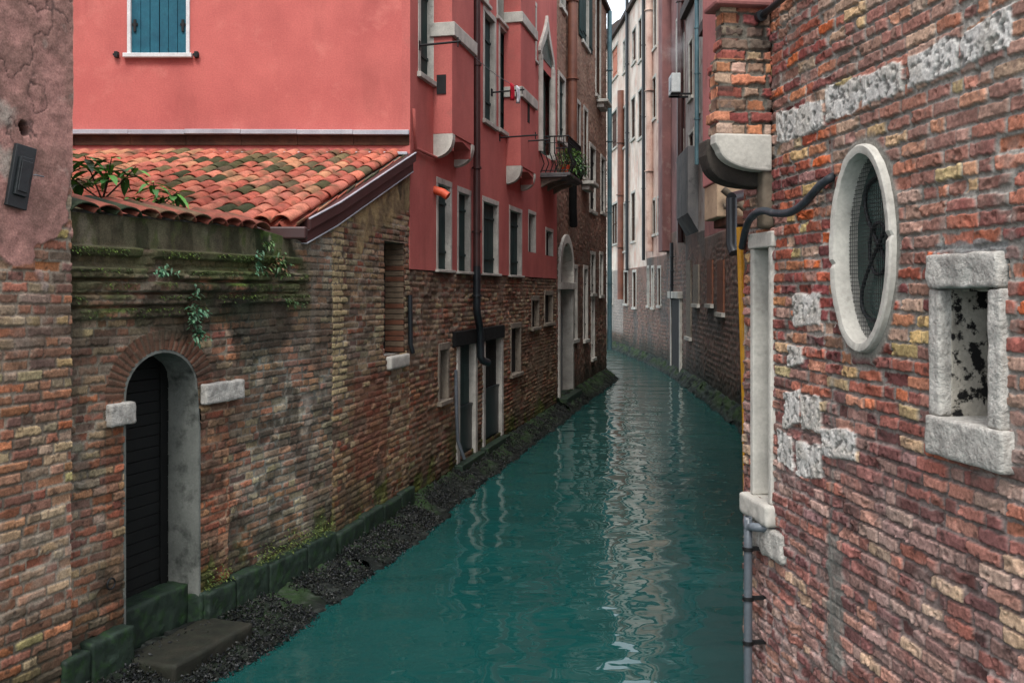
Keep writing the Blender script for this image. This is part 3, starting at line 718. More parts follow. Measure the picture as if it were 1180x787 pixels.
# ------------------------------------------------------------------ 3. lean-to shed
sh = thing('lean_to_shed', 'lean-to brick shed with red clay tile roof against the pink house', 'shed', FS.P(1.5, -2, 0))
wS = FS.rect(443, 466, 279, 408)
def fn_S(S, Z):
    h, col, prof, idx = brick_field(S, Z, 9, PAL_SHED, hc=.088, lb=.30, joint=.017, mortar=(160, 150, 134), erode=.9, proud=.006, warp=.01, depth=.012)
    gr = sstep(.45, .68, fbm(S, Z, 1.0, 6, 52)) * .5; col = mixc(col, L3(80, 68, 56), gr)
    low = 1 - sstep(-.35, .35, Z - 2.15 + (fbm(S, Z, 1.4, 4, 4) - .5) * .9)
    col = col * (1 - low[..., None] * np.array([.14, .26, .34]))
    q = (S < .36 + (idx % 2) * .12)
    col = np.where((q & (Z > 2.3))[..., None], mixc(col, L3(192, 172, 130), .68 * prof), col); h = h + .012 * q
    # bricked-up patch in red brick
    pa = (S > FS.s(409)) & (S < FS.s(446)) & (Z > FS.z(428, 545)) & (Z < FS.z(428, 432))
    col = np.where(pa[..., None], mixc(col, L3(122, 72, 56), .6), col)
    # ochre render left near the verge with black staining
    n = fbm(S, Z, 2.2, 5, 13); m = sstep(.02, .12, Z - (3.72 + S * .33) + (n - .5) * .9 - .25) * sstep(.8, 1.3, S + (n - .5))
    pc = mixc(np.ones(S.shape + (3,)) * L3(166, 144, 104), L3(128, 108, 82), sstep(.35, .65, fbm(S, Z, 5, 5, 14)))
    st = sstep(.45, .6, fbm(S, Z * .4, 4, 5, 15)) * np.exp(-((S - FS.s(458)) / .45) ** 2); pc = mixc(pc, L3(38, 36, 32), st * .85)
    h = h * (1 - m * .85) + m * (.004 + .02 * (fbm(S, Z, 8, 4, 16) - .5)); col = mixc(col, pc, m)
    p = sstep(.6, .68, fbm(S, Z, 1.7, 5, 18)) * (Z < 3); h = h - p * .016; col = mixc(col, L3(104, 96, 84), p * .55)
    damp = sstep(1.1, .35, Z + (fbm(S, Z, 2.5, 4, 50) - .5) * .9); col = mixc(col, L3(40, 44, 30), damp * .7)
    col = mixc(col, L3(90, 98, 40), damp * sstep(.55, .66, fbm(S, Z, 3, 4, 51)) * .7)
    return h, col
def ztop_S(S): return np.interp(S, [0, FS.L], [zV1, zV2])
field_wall('wall', FS, 0, FS.L, .0, 6.3, .013, fn_S, sh, holes=[wS], ztop=ztop_S, skirt=.3)
M['brick_tan'] = mottled('tan_brick', (128, 110, 90), (98, 82, 68), 6, .9, 50, .004); M['brick_red'] = mottled('red_brick', (124, 80, 60), (100, 66, 52), 6, .9, 50, .004)
M['mortar'] = mottled('mortar', (120, 112, 98), (96, 90, 80), 6, .95)
for s0_, s1_ in ((wS[0] - .12, wS[0]), (wS[1], wS[1] + .12)):
    mb = MB()
    for k in range(int((wS[3] - wS[2]) / .088)):      # brick reveals of the slit window
        z0 = wS[2] + k * .088; FS.box(mb, s0_, s1_, z0 + .007, z0 + .081, -.36, -.012 + R.uniform(-.006, .004), R.choice([0, 0, 1]))
    o = mb.build('window_reveal', [M['brick_tan'], M['brick_red']], sh, bevel=.006)
mb = MB(); FS.box(mb, wS[0] - .14, wS[0] - .02, wS[2], wS[3], -.56, -.03); FS.box(mb, wS[1] + .02, wS[1] + .14, wS[2], wS[3], -.56, -.03)
FS.box(mb, wS[0] - .1, wS[1] + .1, wS[3], wS[3] + .15, -.56, -.02); mb.build('reveal_mortar', M['mortar'], o)
mb = MB(); FS.box(mb, wS[0] - .1, wS[1] + .1, wS[2], wS[3], -.6, -.33); mb.build('dark_panel', M['inner'], o)
rough_stone(FS, sh, FS.s(446), FS.s(468), FS.z(457, 424), FS.z(457, 409), -.4, .07, 'stone', 'window_sill', res=.03, amp=.006, seed=21)
e0 = [0.02, .9, 1.7, 2.5, FS.L]
for i in range(4): rough_stone(FS, sh, e0[i] + .004, e0[i + 1] - .008, .05, .46 + .03 * (i % 2), -.1, .10, 'stone_green', 'plinth_block', res=.04, amp=.014, seed=29 + i)
# roof frame of reference: eave to ridge
YR, ZR, YE, ZE = 15.93, 5.90, 11.95, 4.50
dn = Vector((C1[0] - CP[0], C1[1] - CP[1], 0)); dn = dn / dn.y * (YE - YR)           # plan run of a tile column, ridge to eave
al = Vector((-dn.x, -dn.y, ZR - ZE)).normalized(); acx = Vector((1, 0, 0)); up = acx.cross(al).normalized()
Lr = Vector((dn.x, dn.y, ZR - ZE)).length; X0 = CP[0] - .14
pit, expo = .232, .335; items = []; pans = []
for i in range(34):
    for j in range(int(Lr / expo) + 1):
        base = Vector((X0 - .10 - i * pit + R.gauss(0, .006), YR, ZR)) - al * Lr + al * (j * expo - .05 + R.gauss(0, .012))
        if (Vector((base.x + .05, base.y)) - FB.o).dot(FB.n) > .02: continue
        items.append((base + up * (.035 + .012 * R.random()), al, acx, (up + al * -.10).normalized(), .42, .108, tile_col(i * .24, j * .34)))
tiles_mesh('roof_tiles', sh, items)
for i in range(35):
    for j in range(int(Lr / expo) + 1):
        base = Vector((X0 + .016 - i * pit, YR, ZR)) - al * Lr + al * (j * expo - .08)
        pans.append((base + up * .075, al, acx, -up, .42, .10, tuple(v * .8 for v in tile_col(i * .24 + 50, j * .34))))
tiles_mesh('roof_pan_tiles', sh, pans)
mb = MB(); P0 = Vector((X0 + .02, YR, ZR)); P1 = P0 - al * (Lr - .02); P2, P3 = P1 - Vector((8.2, 0, 0)), P0 - Vector((8.2, 0, 0))
mb.prism([p - up * .14 for p in (P0, P1, P2, P3)], [p - up * .035 for p in (P0, P1, P2, P3)]); mb.build('roof_deck', M['brown_wood'], sh)
# verge fascia: two brown steps with grey drip edges, running over the side wall and round the corner
va = FB.P(sV0 - .05, 0, zV0 + .03); vb = FB.P(FB.L, 0, zV1 + .02); vc = FS.P(FS.L - .02, 0, zV2 + .02)
nB, nS = FB.n.to_3d(), FS.n.to_3d(); nM = (nB + nS).normalized()
def strip(mb, d0, d1, z0, z1, mi):
    rows = []
    for p, n_ in ((va, nB), (vb, nM), (vc, nS)):
        rows.append([p + n_ * d0 + Vector((0, 0, z0)), p + n_ * d1 + Vector((0, 0, z0)), p + n_ * d1 + Vector((0, 0, z1)), p + n_ * d0 + Vector((0, 0, z1))])
    for a, b in zip(rows, rows[1:]): mb.hexa([a[0], b[0], b[1], a[1], a[3], b[3], b[2], a[2]], mi)
mb = MB(); strip(mb, -.05, .075, -.04, .10, 0); strip(mb, -.05, .083, .102, .118, 1); strip(mb, -.05, .125, .12, .25, 0); strip(mb, .10, .133, .252, .268, 1); strip(mb, -.05, .083, -.058, -.042, 1)
mb.build('verge_fascia', [M['pipe_brown'], M['zinc']], sh, bevel=.003)
mb = MB(); strip(mb, -.30, .03, .19, .235, 0); mb.build('verge_mortar', M['mortar'], sh)
mb = MB(); gx0, gx1 = -5.5, va.x + .14; gy = YE - .12
mb.box(gx0, gx1, gy - .07, gy + .07, ZE - .17, ZE - .02); mb.build('gutter', M['pipe_brown'], sh, bevel=.02)
mb = MB(); mb.box(-9.4, CP[0] - .02, 15.80, 15.985, ZR + .02, ZR + .07); mb.build('ridge_flashing', M['zinc'], sh, bevel=.01)
pS = [C1, CP, (-9.2, 15.97), (-9.2, 12.4), (-3.0, 12.4)]
inset_block('inner_wall', pS, -1, 4.4, sh, .62)
mb = MB(); mb.box(-9.0, FB.P(FB.L, 0, 0).x - .5, 12.2, 12.5, 0, ZE - .1); mb.build('front_wall', M['mortar'], sh)

# ------------------------------------------------------------------ 4. pink house
ph = thing('pink_house', 'tall salmon pink rendered house with brick ground floor behind the shed', 'house', (CP[0] - 3, 20, 0))
TOP = 13.5
# front wall facing the bridge, with the teal shuttered window
wf = FF.rect(147, 219, -70, 66)
hole = window(FF, ph, (wf[0], wf[1], wf[2] + .05, wf[3]), fw=.06, depth=.05, fill=None, frame='white_frame', proud=.03, sill=.07)
flat_wall('front_wall', FF, 0, FF.L, 4.0, TOP, 'pink', ph, holes=[hole])
mb = MB(); a, b = wf[0] + .06, wf[1] - .06; m_ = (a + b) / 2
for k in range(6):
    x0 = a + (b - a) * k / 6; FF.box(mb, x0 + .004, a + (b - a) * (k + 1) / 6 - (.012 if k == 2 else .004), wf[2] + .06, wf[3] - .07, -.06, -.02 + R.uniform(0, .006))
lo = mb.build('shutter', M['teal_wood'], ph, bevel=.004)
for x_ in (a + .06, b - .06): mb = MB(); FF.box(mb, x_ - .045, x_ + .045, wf[2] + .52, wf[2] + .56, -.018, .0); FF.box(mb, x_ - .02, x_ + .02, wf[2] + .42, wf[2] + .62, -.016, .012); mb.build('hinge', M['iron'], lo)
for x_ in (135, 227):
    mb = MB(); c = FF.P(FF.s(x_), .05, FF.z(x_, 64)); mb.box(c.x - .05, c.x + .05, c.y - .02, c.y + .02, c.z - .02, c.z + .02); mb.box(c.x - .025, c.x + .035, c.y - .03, c.y + .06, c.z - .05, c.z + .05)
    mb.build('shutter_catch', M['iron'], ph, bevel=.008)
# lead flashing along the top of the lean-to with a board and a zinc strip under it
for nm, z0, z1, d1, mt in (('flashing', 6.27, 6.345, .13, 'zinc'), ('flashing_board', 6.10, 6.265, .035, 'brown_wood'), ):
    mb = MB(); nseg = 9
    for k in range(nseg):
        sa, sb = FF.L * k / nseg, FF.L * (k + 1) / nseg - .004; j = R.uniform(-.008, .008) if nm == 'flashing' else 0
        FF.box(mb, sa, sb, z0 + j, z1 + j, -.02, d1)
    mb.build(nm, M[mt], ph, bevel=.006)
# canal side: rendered above, brick below
zPk = FP.z(560, 316)
lows = [(502, 520, 207, 311), (526, 542, 217, 315), (555, 574, 229, 318), (586, 601, 239, 319)]
smalls = [(608, 617, 243, 291), (628, 637, 263, 295)]
ups = [(481, 501, -40, 90), (556, 571, 13, 142), (574, 589, 31, 153)]
holes = []
for i, r in enumerate(lows):
    q = FP.rect(*r); q = (q[0], q[1], max(q[2], zPk + .02), q[3]); holes.append(window(FP, ph, q, .11, .09, 'green', sill=.05, proud=.02))
for r in smalls: holes.append(window(FP, ph, FP.rect(*r), .1, .12, 'dark', sill=0, proud=.02))
for r in ups: holes.append(window(FP, ph, FP.rect(*r), .13, .10, 'green', sill=.09, proud=.022))
sg0, sg1 = FP.s(620), FP.s(636); zg0, zg1 = FP.z(628, 180), FP.z(628, 18)
holes.append((sg0 + .05, sg1 - .05, zg0, zg1 - 1.6))
for k in range(2):       # further storeys above the frame
    for x0_ in (1.0, 4.2, 6.0, 9.5): holes.append(window(FP, ph, (x0_, x0_ + 1.1, 9.9 + 0 * k, 11.5), .12, .25, 'green')) if k == 0 else None
flat_wall('canal_wall', FP, 0, FP.L, zPk, TOP, 'pink_side', ph, holes=holes, d=.012)
# gothic balcony window: jamb shafts with capitals, ogee head, dark glazed door
def ogee(a, b, z0, z1, n=10):
    c = (a + b) / 2; hw = (b - a) / 2; pts = []
    for i in range(n + 1):
        t = i / n; x = hw * (1 - t) * (1 + .55 * math.sin(math.pi * t) * (1 - .9 * t)); pts.append((x, z0 + (z1 - z0) * (.18 * t + .82 * t ** 1.35)))
    return [(c - x, z) for x, z in pts] + [(c + x, z) for x, z in pts[::-1][1:]]
def gothic(F, house, s0, s1, z0, zsp, z1, name='gothic_window', mat='stone', fillmat='glass'):
    mb = MB(); w = .2
    for s_ in (s0 + w / 2, s1 - w / 2):
        mb.tube([F.P(s_, .03, z0), F.P(s_, .03, zsp)], w / 2, 10); F.box(mb, s_ - .1, s_ + .1, zsp, zsp + .16, -.2, .11); F.box(mb, s_ - .1, s_ + .1, z0, z0 + .14, -.2, .10)
    o_, i_ = ogee(s0 - .02, s1 + .02, zsp + .16, z1), ogee(s0 + w, s1 - w, zsp + .16, z1 - .42)
    n = len(o_)
    for k in range(n - 1):
        mb.hexa([F.P(o_[k][0], -.2, o_[k][1]), F.P(o_[k + 1][0], -.2, o_[k + 1][1]), F.P(i_[k + 1][0], -.2, i_[k + 1][1]), F.P(i_[k][0], -.2, i_[k][1]),
                 F.P(o_[k][0], .09, o_[k][1]), F.P(o_[k + 1][0], .09, o_[k + 1][1]), F.P(i_[k + 1][0], .09, i_[k + 1][1]), F.P(i_[k][0], .09, i_[k][1])])
    o = mb.build(name, M[mat], house, bevel=.006)
    q = MB(); F.box(q, s0 + w, s1 - w, z0, zsp + .2, -.24, -.16); q.prism([F.P(a, -.03, b) for a, b in i_], [F.P(a, .03, b) for a, b in i_]); q.build('pane', M[fillmat], o)
gothic(FP, ph, sg0, sg1, zg0, FP.z(628, 78), zg1, fillmat='glass_green')
# chimney breasts with stone bands and corbels
for xs0, xs1, zb, bands in ((521, 546, 186, ((8.6, 8.85),)), (600, 617, 215, ((6.9, 7.1), (8.75, 9.0)))):
    d1 = .36; b0, b1 = FP.s(xs0, d1), FP.s(xs1, d1); zc = FP.z((xs0 + xs1) / 2, zb, d1)
    mb = MB(); FP.box(mb, b0, b1, zc + .40, TOP + 1.5, -.05, d1); o = mb.build('chimney', M['pink_side'], ph, bevel=.01)
    if len(bands) == 1: bands = ((FP.z(xs0, 42, d1), FP.z(xs0, 26, d1)),)
    else: bands = ((FP.z(xs0, 112, d1), FP.z(xs0, 100, d1)), (FP.z(xs0, 26, d1), FP.z(xs0, 14, d1)))
    for z0, z1 in bands:
        q = MB(); FP.box(q, b0 - .05, b1 + .05, z0, z1, -.04, d1 + .06); q.build('stone_band', M['stone'], o, bevel=.012)
    for s_ in (b0 - .0, b1 - .16):     # corbels, quarter round
        pf = [(0, zc + .40), (d1 + .01, zc + .40), (d1 + .01, zc + .30)] + [((d1) * math.cos(t), zc + .28 - .30 * math.sin(t)) for t in np.linspace(.15, math.pi / 2, 7)] + [(0, zc - .03)]
        q = MB(); q.prism([FP.P(s_, a, b) for a, b in pf], [FP.P(s_ + .17, a, b) for a, b in pf]); q.build('corbel', M['stone'], o, bevel=.008)
    q = MB(); cw = [(b0 + .17, zc + .12), (b0 + .2, zc + .28), ((b0 + b1) / 2, zc + .36), (b1 - .2, zc + .28), (b1 - .16, zc + .12), (b1 - .16, zc + .399), (b0 + .17, zc + .399)]
    q.prism([FP.P(a, 0, b) for a, b in cw], [FP.P(a, d1 - .02, b) for a, b in cw]); q.build('soffit_arch', M['pink_side'], o)
    if xs0 == 521:
        q = MB(); zz = FP.z(506, 94, .2); FP.box(q, b0 - .02, b0 + .03, zz - .17, zz + .17, .08, .25); q.build('vent', M['iron'], o)
    else:
        q = MB(); zz = FP.z(609, 130, d1); ss_ = FP.s(609, d1); FP.box(q, ss_ - .12, ss_ + .12, zz - .25, zz + .25, d1 - .02, d1 + .008); q.build('vent', M['inner'], o)
# brick ground floor
dA_ = FP.rect(526, 549, 393, 522); dB_ = FP.rect(556, 579, 387, 503)
bw = [FP.rect(505, 517, 395, 461), FP.rect(588, 600, 372, 430), FP.rect(612, 621, 341, 377), FP.rect(627, 637, 335, 372)]
def fn_P(S, Z):
    h, col, prof, idx = brick_field(S, Z, 15, PAL_SHED + PAL_LEFT[:3], hc=.094, lb=.32, joint=.02, mortar=(152, 142, 126), erode=.9, proud=.007, warp=.012, depth=.013)
    gr = sstep(.42, .66, fbm(S, Z, .7, 6, 52)) * .5; col = mixc(col, L3(108, 94, 78), gr)
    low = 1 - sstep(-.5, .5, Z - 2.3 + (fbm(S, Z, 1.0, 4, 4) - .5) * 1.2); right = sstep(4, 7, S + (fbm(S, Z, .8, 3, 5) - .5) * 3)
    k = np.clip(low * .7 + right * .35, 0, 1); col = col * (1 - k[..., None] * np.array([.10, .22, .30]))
    p = sstep(.58, .66, fbm(S, Z, 1.1, 5, 18)); h = h * (1 - p * .5); col = mixc(col, L3(126, 110, 92), p * .5)
    p = sstep(.62, .68, fbm(S, Z, .9, 5, 28)); h = h - p * .02; col = mixc(col, L3(82, 62, 50), p * .5)
    col = mixc(col, L3(50, 48, 44), sstep(-.35, -.02, Z - zPk + (fbm(S, Z, 2, 3, 2) - .5) * .5) * .5)
    damp = sstep(1.15, .3, Z + (fbm(S, Z, 1.8, 4, 50) - .5) * .9); col = mixc(col, L3(40, 46, 32), damp * .72)
    col = mixc(col, L3(92, 104, 40), damp * sstep(.55, .66, fbm(S, Z, 2.2, 4, 51)) * .7)
    return h, col
def mid(r, k=.01): return (r[0] + k, r[1] - k, r[2], r[3] - k)
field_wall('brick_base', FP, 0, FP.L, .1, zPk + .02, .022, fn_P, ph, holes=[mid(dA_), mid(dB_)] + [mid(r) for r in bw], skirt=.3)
for r in bw: window(FP, ph, r, .09, .12, 'dark', frame='stone_dull', sill=.08, proud=.02, lintel=.13)
for r, mt, gate in ((dA_, 'green_wood', .9), (dB_, 'black_wood', 1.05)):
    fw = .17
    for s_ in (r[0], r[1] - fw): mb = MB(); FP.box(mb, s_, s_ + fw, r[2] - .1, r[3] - .02, -.16, .03); fr = mb.build('door_jamb', M['stone'], ph, bevel=.012)
    q = MB(); n = 5; a, b = r[0] + fw, r[1] - fw; w = (b - a) / n
    for k in range(n): FP.box(q, a + k * w + .004, a + (k + 1) * w - .004, r[2] - .05, r[3] - .03, -.17, -.11)
    fr = q.build('door', M[mt], ph, bevel=.004)
    q = MB(); FP.box(q, r[0] + fw - .03, r[1] - fw + .03, r[2] + .0, r[2] + gate, -.09, -.05); FP.box(q, r[0] + fw - .04, r[1] - fw + .04, r[2] + gate + .002, r[2] + gate + .05, -.095, -.03); q.build('flood_board', M['pipe_dark'], fr)
    q = MB(); FP.box(q, r[0] - .12, r[1] + .12, r[2] - .30, r[2] - .10, -.3, .16); q.build('door_step', M['stone_green'], fr, bevel=.02)
mb = MB(); a = FP.s(522); b = FP.s(579); z = FP.z(550, 394); FP.box(mb, a, b, z - .01, z + .28, -.2, .06); mb.build('lintel_beam', M['black_wood'], ph, bevel=.012)
# downpipe with its swan neck, and a thin pale pipe beside the first door
sd = FP.s(549.5, .12); z1 = FP.z(549, 360, .12); sd2 = sd + .30; z2 = FP.z(558, 382, .12); z3 = FP.z(559, 414, .12)
pipe(FP, ph, [(sd, .12, TOP), (sd, .12, 4.2)], .075, 'pipe_brown', [(sd, .12, z) for z in (6.2, 8.3, 4.9, 10.4)])
pipe(FP, ph, [(sd, .12, 4.2), (sd, .12, z1 + .1), (sd + .05, .12, z1 - .05), (sd2 - .06, .12, z2 + .1), (sd2, .12, z2 - .05), (sd2, .12, z3 + .08), (sd2 + .03, .15, z3), (sd2 + .22, .22, z3 - .06)], .08, 'pipe_dark', [(sd, .12, 3.6)])
st_ = FP.s(526, .08); pipe(FP, ph, [(st_ + .03, .06, FP.z(526, 425)), (st_, .08, FP.z(526, 470)), (st_ + .02, .10, FP.z(526, 505)), (st_ + .12, .2, FP.z(528, 533, .2))], .035, 'pipe_grey', name='waste_pipe')
st_ = FP.s(478, .05); pipe(FS, sh, [(FS.L - .12, .05, FP.z(478, 340)), (FS.L - .12, .06, FP.z(478, 395)), (FS.L - .06, .08, FP.z(479, 405))], .04, 'pipe_dark', name='waste_pipe')
pipe(FP, ph, [(FP.s(477, .06), .06, FP.z(477, 128)), (FP.s(479, .06), .06, FP.z(477, 172)), (FP.s(503, .06), .06, FP.z(503, 184))], .03, 'pink_side', name='conduit')
mb = MB(); c0 = FP.P(FP.s(500), 0, FP.z(500, 219)); mb.tube([c0, c0 + FP.n.to_3d() * .16 + Vector((0, 0, -.05)), c0 + FP.n.to_3d() * .26 + Vector((0, 0, -.12))], .075, 12); mb.build('pipe_outlet', M['orange'], ph)
pP = [CP, CQ, (-9, 31), (-10, 16)]
inset_block('inner_wall', pP, -1.5, TOP, ph, .42); roof_block(pP, TOP + .002, ph)

# drying rods, clothesline and washing
rods = []
for x, y, d in ((482, 53, .75), (566, 107, .75), (575, 159, .9), (592, 164, .9)):
    s_ = FP.s(x); z = FP.z(x, y); mb = MB(); mb.tube([FP.P(s_, 0, z), FP.P(s_, d, z + .03)], .02, 6); FP.box(mb, s_ - .04, s_ + .04, z - .08, z + .08, .0, .03)
    mb.tube([FP.P(s_, d - .05, z - .06), FP.P(s_, d - .05, z + .10)], .014, 6); mb.build('drying_rod', M['iron'], ph); rods.append(FP.P(s_, d - .05, z + .06))
mb = MB(); A, B = rods[0], rods[1]
line = [A.lerp(B, t) + Vector((0, 0, -.12 * 4 * t * (1 - t))) for t in np.linspace(0, 1, 15)]; mb.tube(line, .006, 5, mi=0); o = mb.build('clothesline', M['pipe_grey']); tag(o, 'thin clothesline strung between two iron rods on the pink facade', 'clothesline')
def cloth(t, w, hgt, mat, lab):
    mb = MB(); c = A.lerp(B, t) + Vector((0, 0, -.12 * 4 * t * (1 - t))); dv = (B - A).normalized(); side = Vector((dv.y, -dv.x, 0)).normalized(); vv = []
    for i in range(7):
        for j in range(7):
            u, v = i / 6 - .5, j / 6
            vv.append(c + dv * (u * w * (1 - .35 * v)) + Vector((0, 0, -v * hgt + .008)) + side * (.04 * math.sin(u * 14 + v * 2) * (.3 + v)))
    mb.add(vv, [(i * 7 + j, i * 7 + j + 1, i * 7 + j + 8, i * 7 + j + 7) for i in range(6) for j in range(6)], 0, True)
    tag(mb.build('hanging_cloth', M[mat], solid=.008), lab, 'laundry', 'washing on the clothesline')
cloth(.80, .30, .34, 'red_cloth', 'small red cloth hanging on the clothesline beside the brown downpipe'); cloth(.91, .26, .36, 'white_cloth', 'small white cloth hanging on the clothesline next to the red one')

# balcony with railing and flower pots
bal = thing('iron_balcony', 'black iron balcony with stone slab under the gothic window of the pink house', 'balcony', FP.P(FP.s(628), 0, FP.z(628, 205)))
b0, b1, bd = FP.s(622), FP.s(639), .85; zb = FP.z(628, 203)
mb = MB(); FP.box(mb, b0, b1, zb - .09, zb, -.05, bd); FP.box(mb, b0 - .03, b1 + .03, zb - .13, zb - .092, -.05, bd * .9); mb.build('slab', M['slate'], bal, bevel=.02)
for s_ in (b0 + .2, (b0 + b1) / 2, b1 - .2):
    pf = [(0, zb - .13), (bd * .7, zb - .13), (bd * .65, zb - .18), (bd * .3, zb - .26), (0, zb - .40)]; q = MB(); q.prism([FP.P(s_ - .08, a, b) for a, b in pf], [FP.P(s_ + .08, a, b) for a, b in pf]); q.build('bracket', M['stone_dull'], bal, bevel=.015)
mb = MB(); zt = zb + 1.0
def bars(p, q_, n):
    p, q_ = Vector(p), Vector(q_); bul = FP.n.to_3d()
    for i in range(n + 1):
        a = p.lerp(q_, i / n); mb.tube([a, a + bul * .10 + Vector((0, 0, .25)), a + Vector((0, 0, .55)), a + Vector((0, 0, 1.0))], .016, 5)
    mb.tube([p + Vector((0, 0, 1.0)), q_ + Vector((0, 0, 1.0))], .022, 6); mb.tube([p + Vector((0, 0, .06)), q_ + Vector((0, 0, .06))], .014, 6); mb.tube([p + Vector((0, 0, .82)), q_ + Vector((0, 0, .82))], .012, 6)
bars(FP.P(b0 + .03, bd - .05, zb), FP.P(b1 - .03, bd - .05, zb), 14); bars(FP.P(b0 + .03, .02, zb), FP.P(b0 + .03, bd - .05, zb), 6); bars(FP.P(b1 - .03, .02, zb), FP.P(b1 - .03, bd - .05, zb), 6)
mb.build('railing', M['iron'], bal)

def leaf_mesh(name, parent, leaves, mat='leaf'):
    """leaves: (base, direction, length, width, droop, colour) as folded pointed blades"""
    V, Fc, C = [], [], []; off = root_loc(parent)
    for b, d, L, w, dr, c in leaves:
        d = Vector(d).normalized(); sd = d.cross(Vector((0, 0, 1)))
        if sd.length < .1: sd = Vector((1, 0, 0))
        sd.normalize(); nn = sd.cross(d); k = len(V)
        for t, ww in ((0, .08), (.25, .8), (.55, 1), (.8, .62), (1, .04)):
            p = b + d * (L * t) + Vector((0, 0, -dr * L * t * t)); g = R.uniform(.85, 1.15)
            for m_ in (-1, 0, 1): V.append(p + sd * (m_ * ww * w * .5) - nn * (0.0 if m_ else .12 * w * ww) - off); C.append(tuple(v * g * (1.15 if m_ == 0 else 1) for v in c))
        for i in range(4):
            for j in range(2): a = k + i * 3 + j; Fc.append((a, a + 1, a + 4, a + 3))
    me = bpy.data.meshes.new(name); me.from_pydata(V, [], Fc); me.materials.append(M[mat])
    at = me.attributes.new('Col', 'FLOAT_COLOR', 'POINT'); at.data.foreach_set('color', np.array([(*c, 1) for c in C], np.float32).ravel())
    return link_mesh(name, me, parent)
G1, G2, G3 = lin((86, 132, 62)), lin((52, 92, 48)), lin((118, 156, 74))
def bushy(root, c, rx, rz, n, L, w, cols):
    lv = []
    for _ in range(n):
        v = Vector((R.gauss(0, 1), R.gauss(0, 1), R.gauss(.3, .9))).normalized(); p = c + Vector((v.x * rx, v.y * rx, v.z * rz)) * R.uniform(.2, 1) ** .5
        lv.append((p, v + Vector((R.gauss(0, .5), R.gauss(0, .5), R.gauss(0, .5))), L * R.uniform(.6, 1.3), w * R.uniform(.7, 1.2), R.uniform(0, .6), R.choice(cols)))
    return leaf_mesh('foliage', root, lv)
for i, (t, big, cols, lab) in enumerate(((.22, 1.0, (G1, G3), 'bright green potted plant on the iron balcony, nearest the drying rods'), (.55, 1.1, (G1, G2), 'mid green bushy potted plant in the middle of the iron balcony'), (.85, .9, (G2, lin((40, 66, 44))), 'dark trailing potted plant at the far end of the iron balcony'))):
    c = FP.P(b0 + (b1 - b0) * t, bd - .22, zb); pt = thing('potted_plant', lab, 'potted plant', c, 'potted plants on the balcony')
    q = MB(); q.tube([c, c + Vector((0, 0, .22)), c + Vector((0, 0, .25))], .12, 12, radii=[.10, .14, .15]); q.build('pot', M['tile_pot'] if 'tile_pot' in M else M['orange'], pt)
    bushy(pt, c + Vector((0, 0, .34)) + FP.n.to_3d() * .12, .42 * big, .36 * big, 380, .10, .04, [tuple(v * .6 for v in q_) for q_ in cols])

# ------------------------------------------------------------------ 5. brick palace beyond it
bp = thing('brick_palace', 'tall brown brick house with gothic portal beyond the pink house', 'house', FQ.P(5, -3, 0))
TQ = 15.5
pr = FQ.rect(643, 660, 320, 462); pz0 = .35; pzs = FQ.z(651, 330); pz1 = FQ.z(651, 270)
wins = [((659, 665, 305, 391), 'black', None), ((672, 677, 306, 391), 'black', None), ((680.5, 685.5, 290, 338), 'black', None), ((690.5, 694.5, 290, 340), 'black', None), ((681, 685, 341, 412), 'black', None),
        ((643, 651, 86, 162), 'green', None), ((664, 668.5, 116, 200), 'glass', None), ((672, 677, 124, 205), 'glass', None), ((679, 686, 167, 243), 'black', None), ((692, 697, 180, 245), 'black', None), ((645, 651, -30, 10), 'green', None), ((670, 678, -30, 52), 'green', 'green_wood'), ((686, 692, -10, 112), 'glass', None)]
hl = []
for r, f, shu in wins: hl.append(window(FQ, bp, FQ.rect(*r), .14, .07, f, proud=.03, sill=.12, shutters=shu))
def fn_Q(S, Z):
    h, col, prof, idx = brick_field(S, Z, 25, PAL_FAR, hc=.085, lb=.27, joint=.016, mortar=(120, 106, 92), erode=.6)
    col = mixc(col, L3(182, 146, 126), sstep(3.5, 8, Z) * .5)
    col = mixc(col, L3(92, 80, 68), sstep(.45, .7, fbm(S, Z, .5, 4, 9)) * .35)
    damp = sstep(1.4, .3, Z + (fbm(S, Z, 1.4, 4, 50) - .5) * .9); col = mixc(col, L3(38, 46, 34), damp * .75)
    return h, col
def inP(S, Z): return (np.abs(S - (pr[0] + pr[1]) / 2) < (pr[1] - pr[0]) / 2 - .1) & (Z < pz1 - .35) & (Z > pz0)
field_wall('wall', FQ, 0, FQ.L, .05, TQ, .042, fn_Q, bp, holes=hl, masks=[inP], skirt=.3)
mb = MB(); pw = .26
for s_ in (pr[0], pr[1] - pw): FQ.box(mb, s_, s_ + pw, pz0 - .3, pzs - .1, -.4, .05)
FQ.box(mb, pr[0] - .08, pr[1] + .08, pzs - .1, pzs + .12, -.35, .12)
c = (pr[0] + pr[1]) / 2; hw = (pr[1] - pr[0]) / 2; k_ = 12
o_ = [(c - hw * math.cos(t) , pzs + .12 + (pz1 - pzs - .12) * math.sin(t) ** .85) for t in np.linspace(0, math.pi, 2 * k_ + 1)]; i_ = [(c - (hw - .2) * math.cos(t), pzs + .12 + (pz1 - pzs - .4) * math.sin(t) ** .85) for t in np.linspace(0, math.pi, 2 * k_ + 1)]
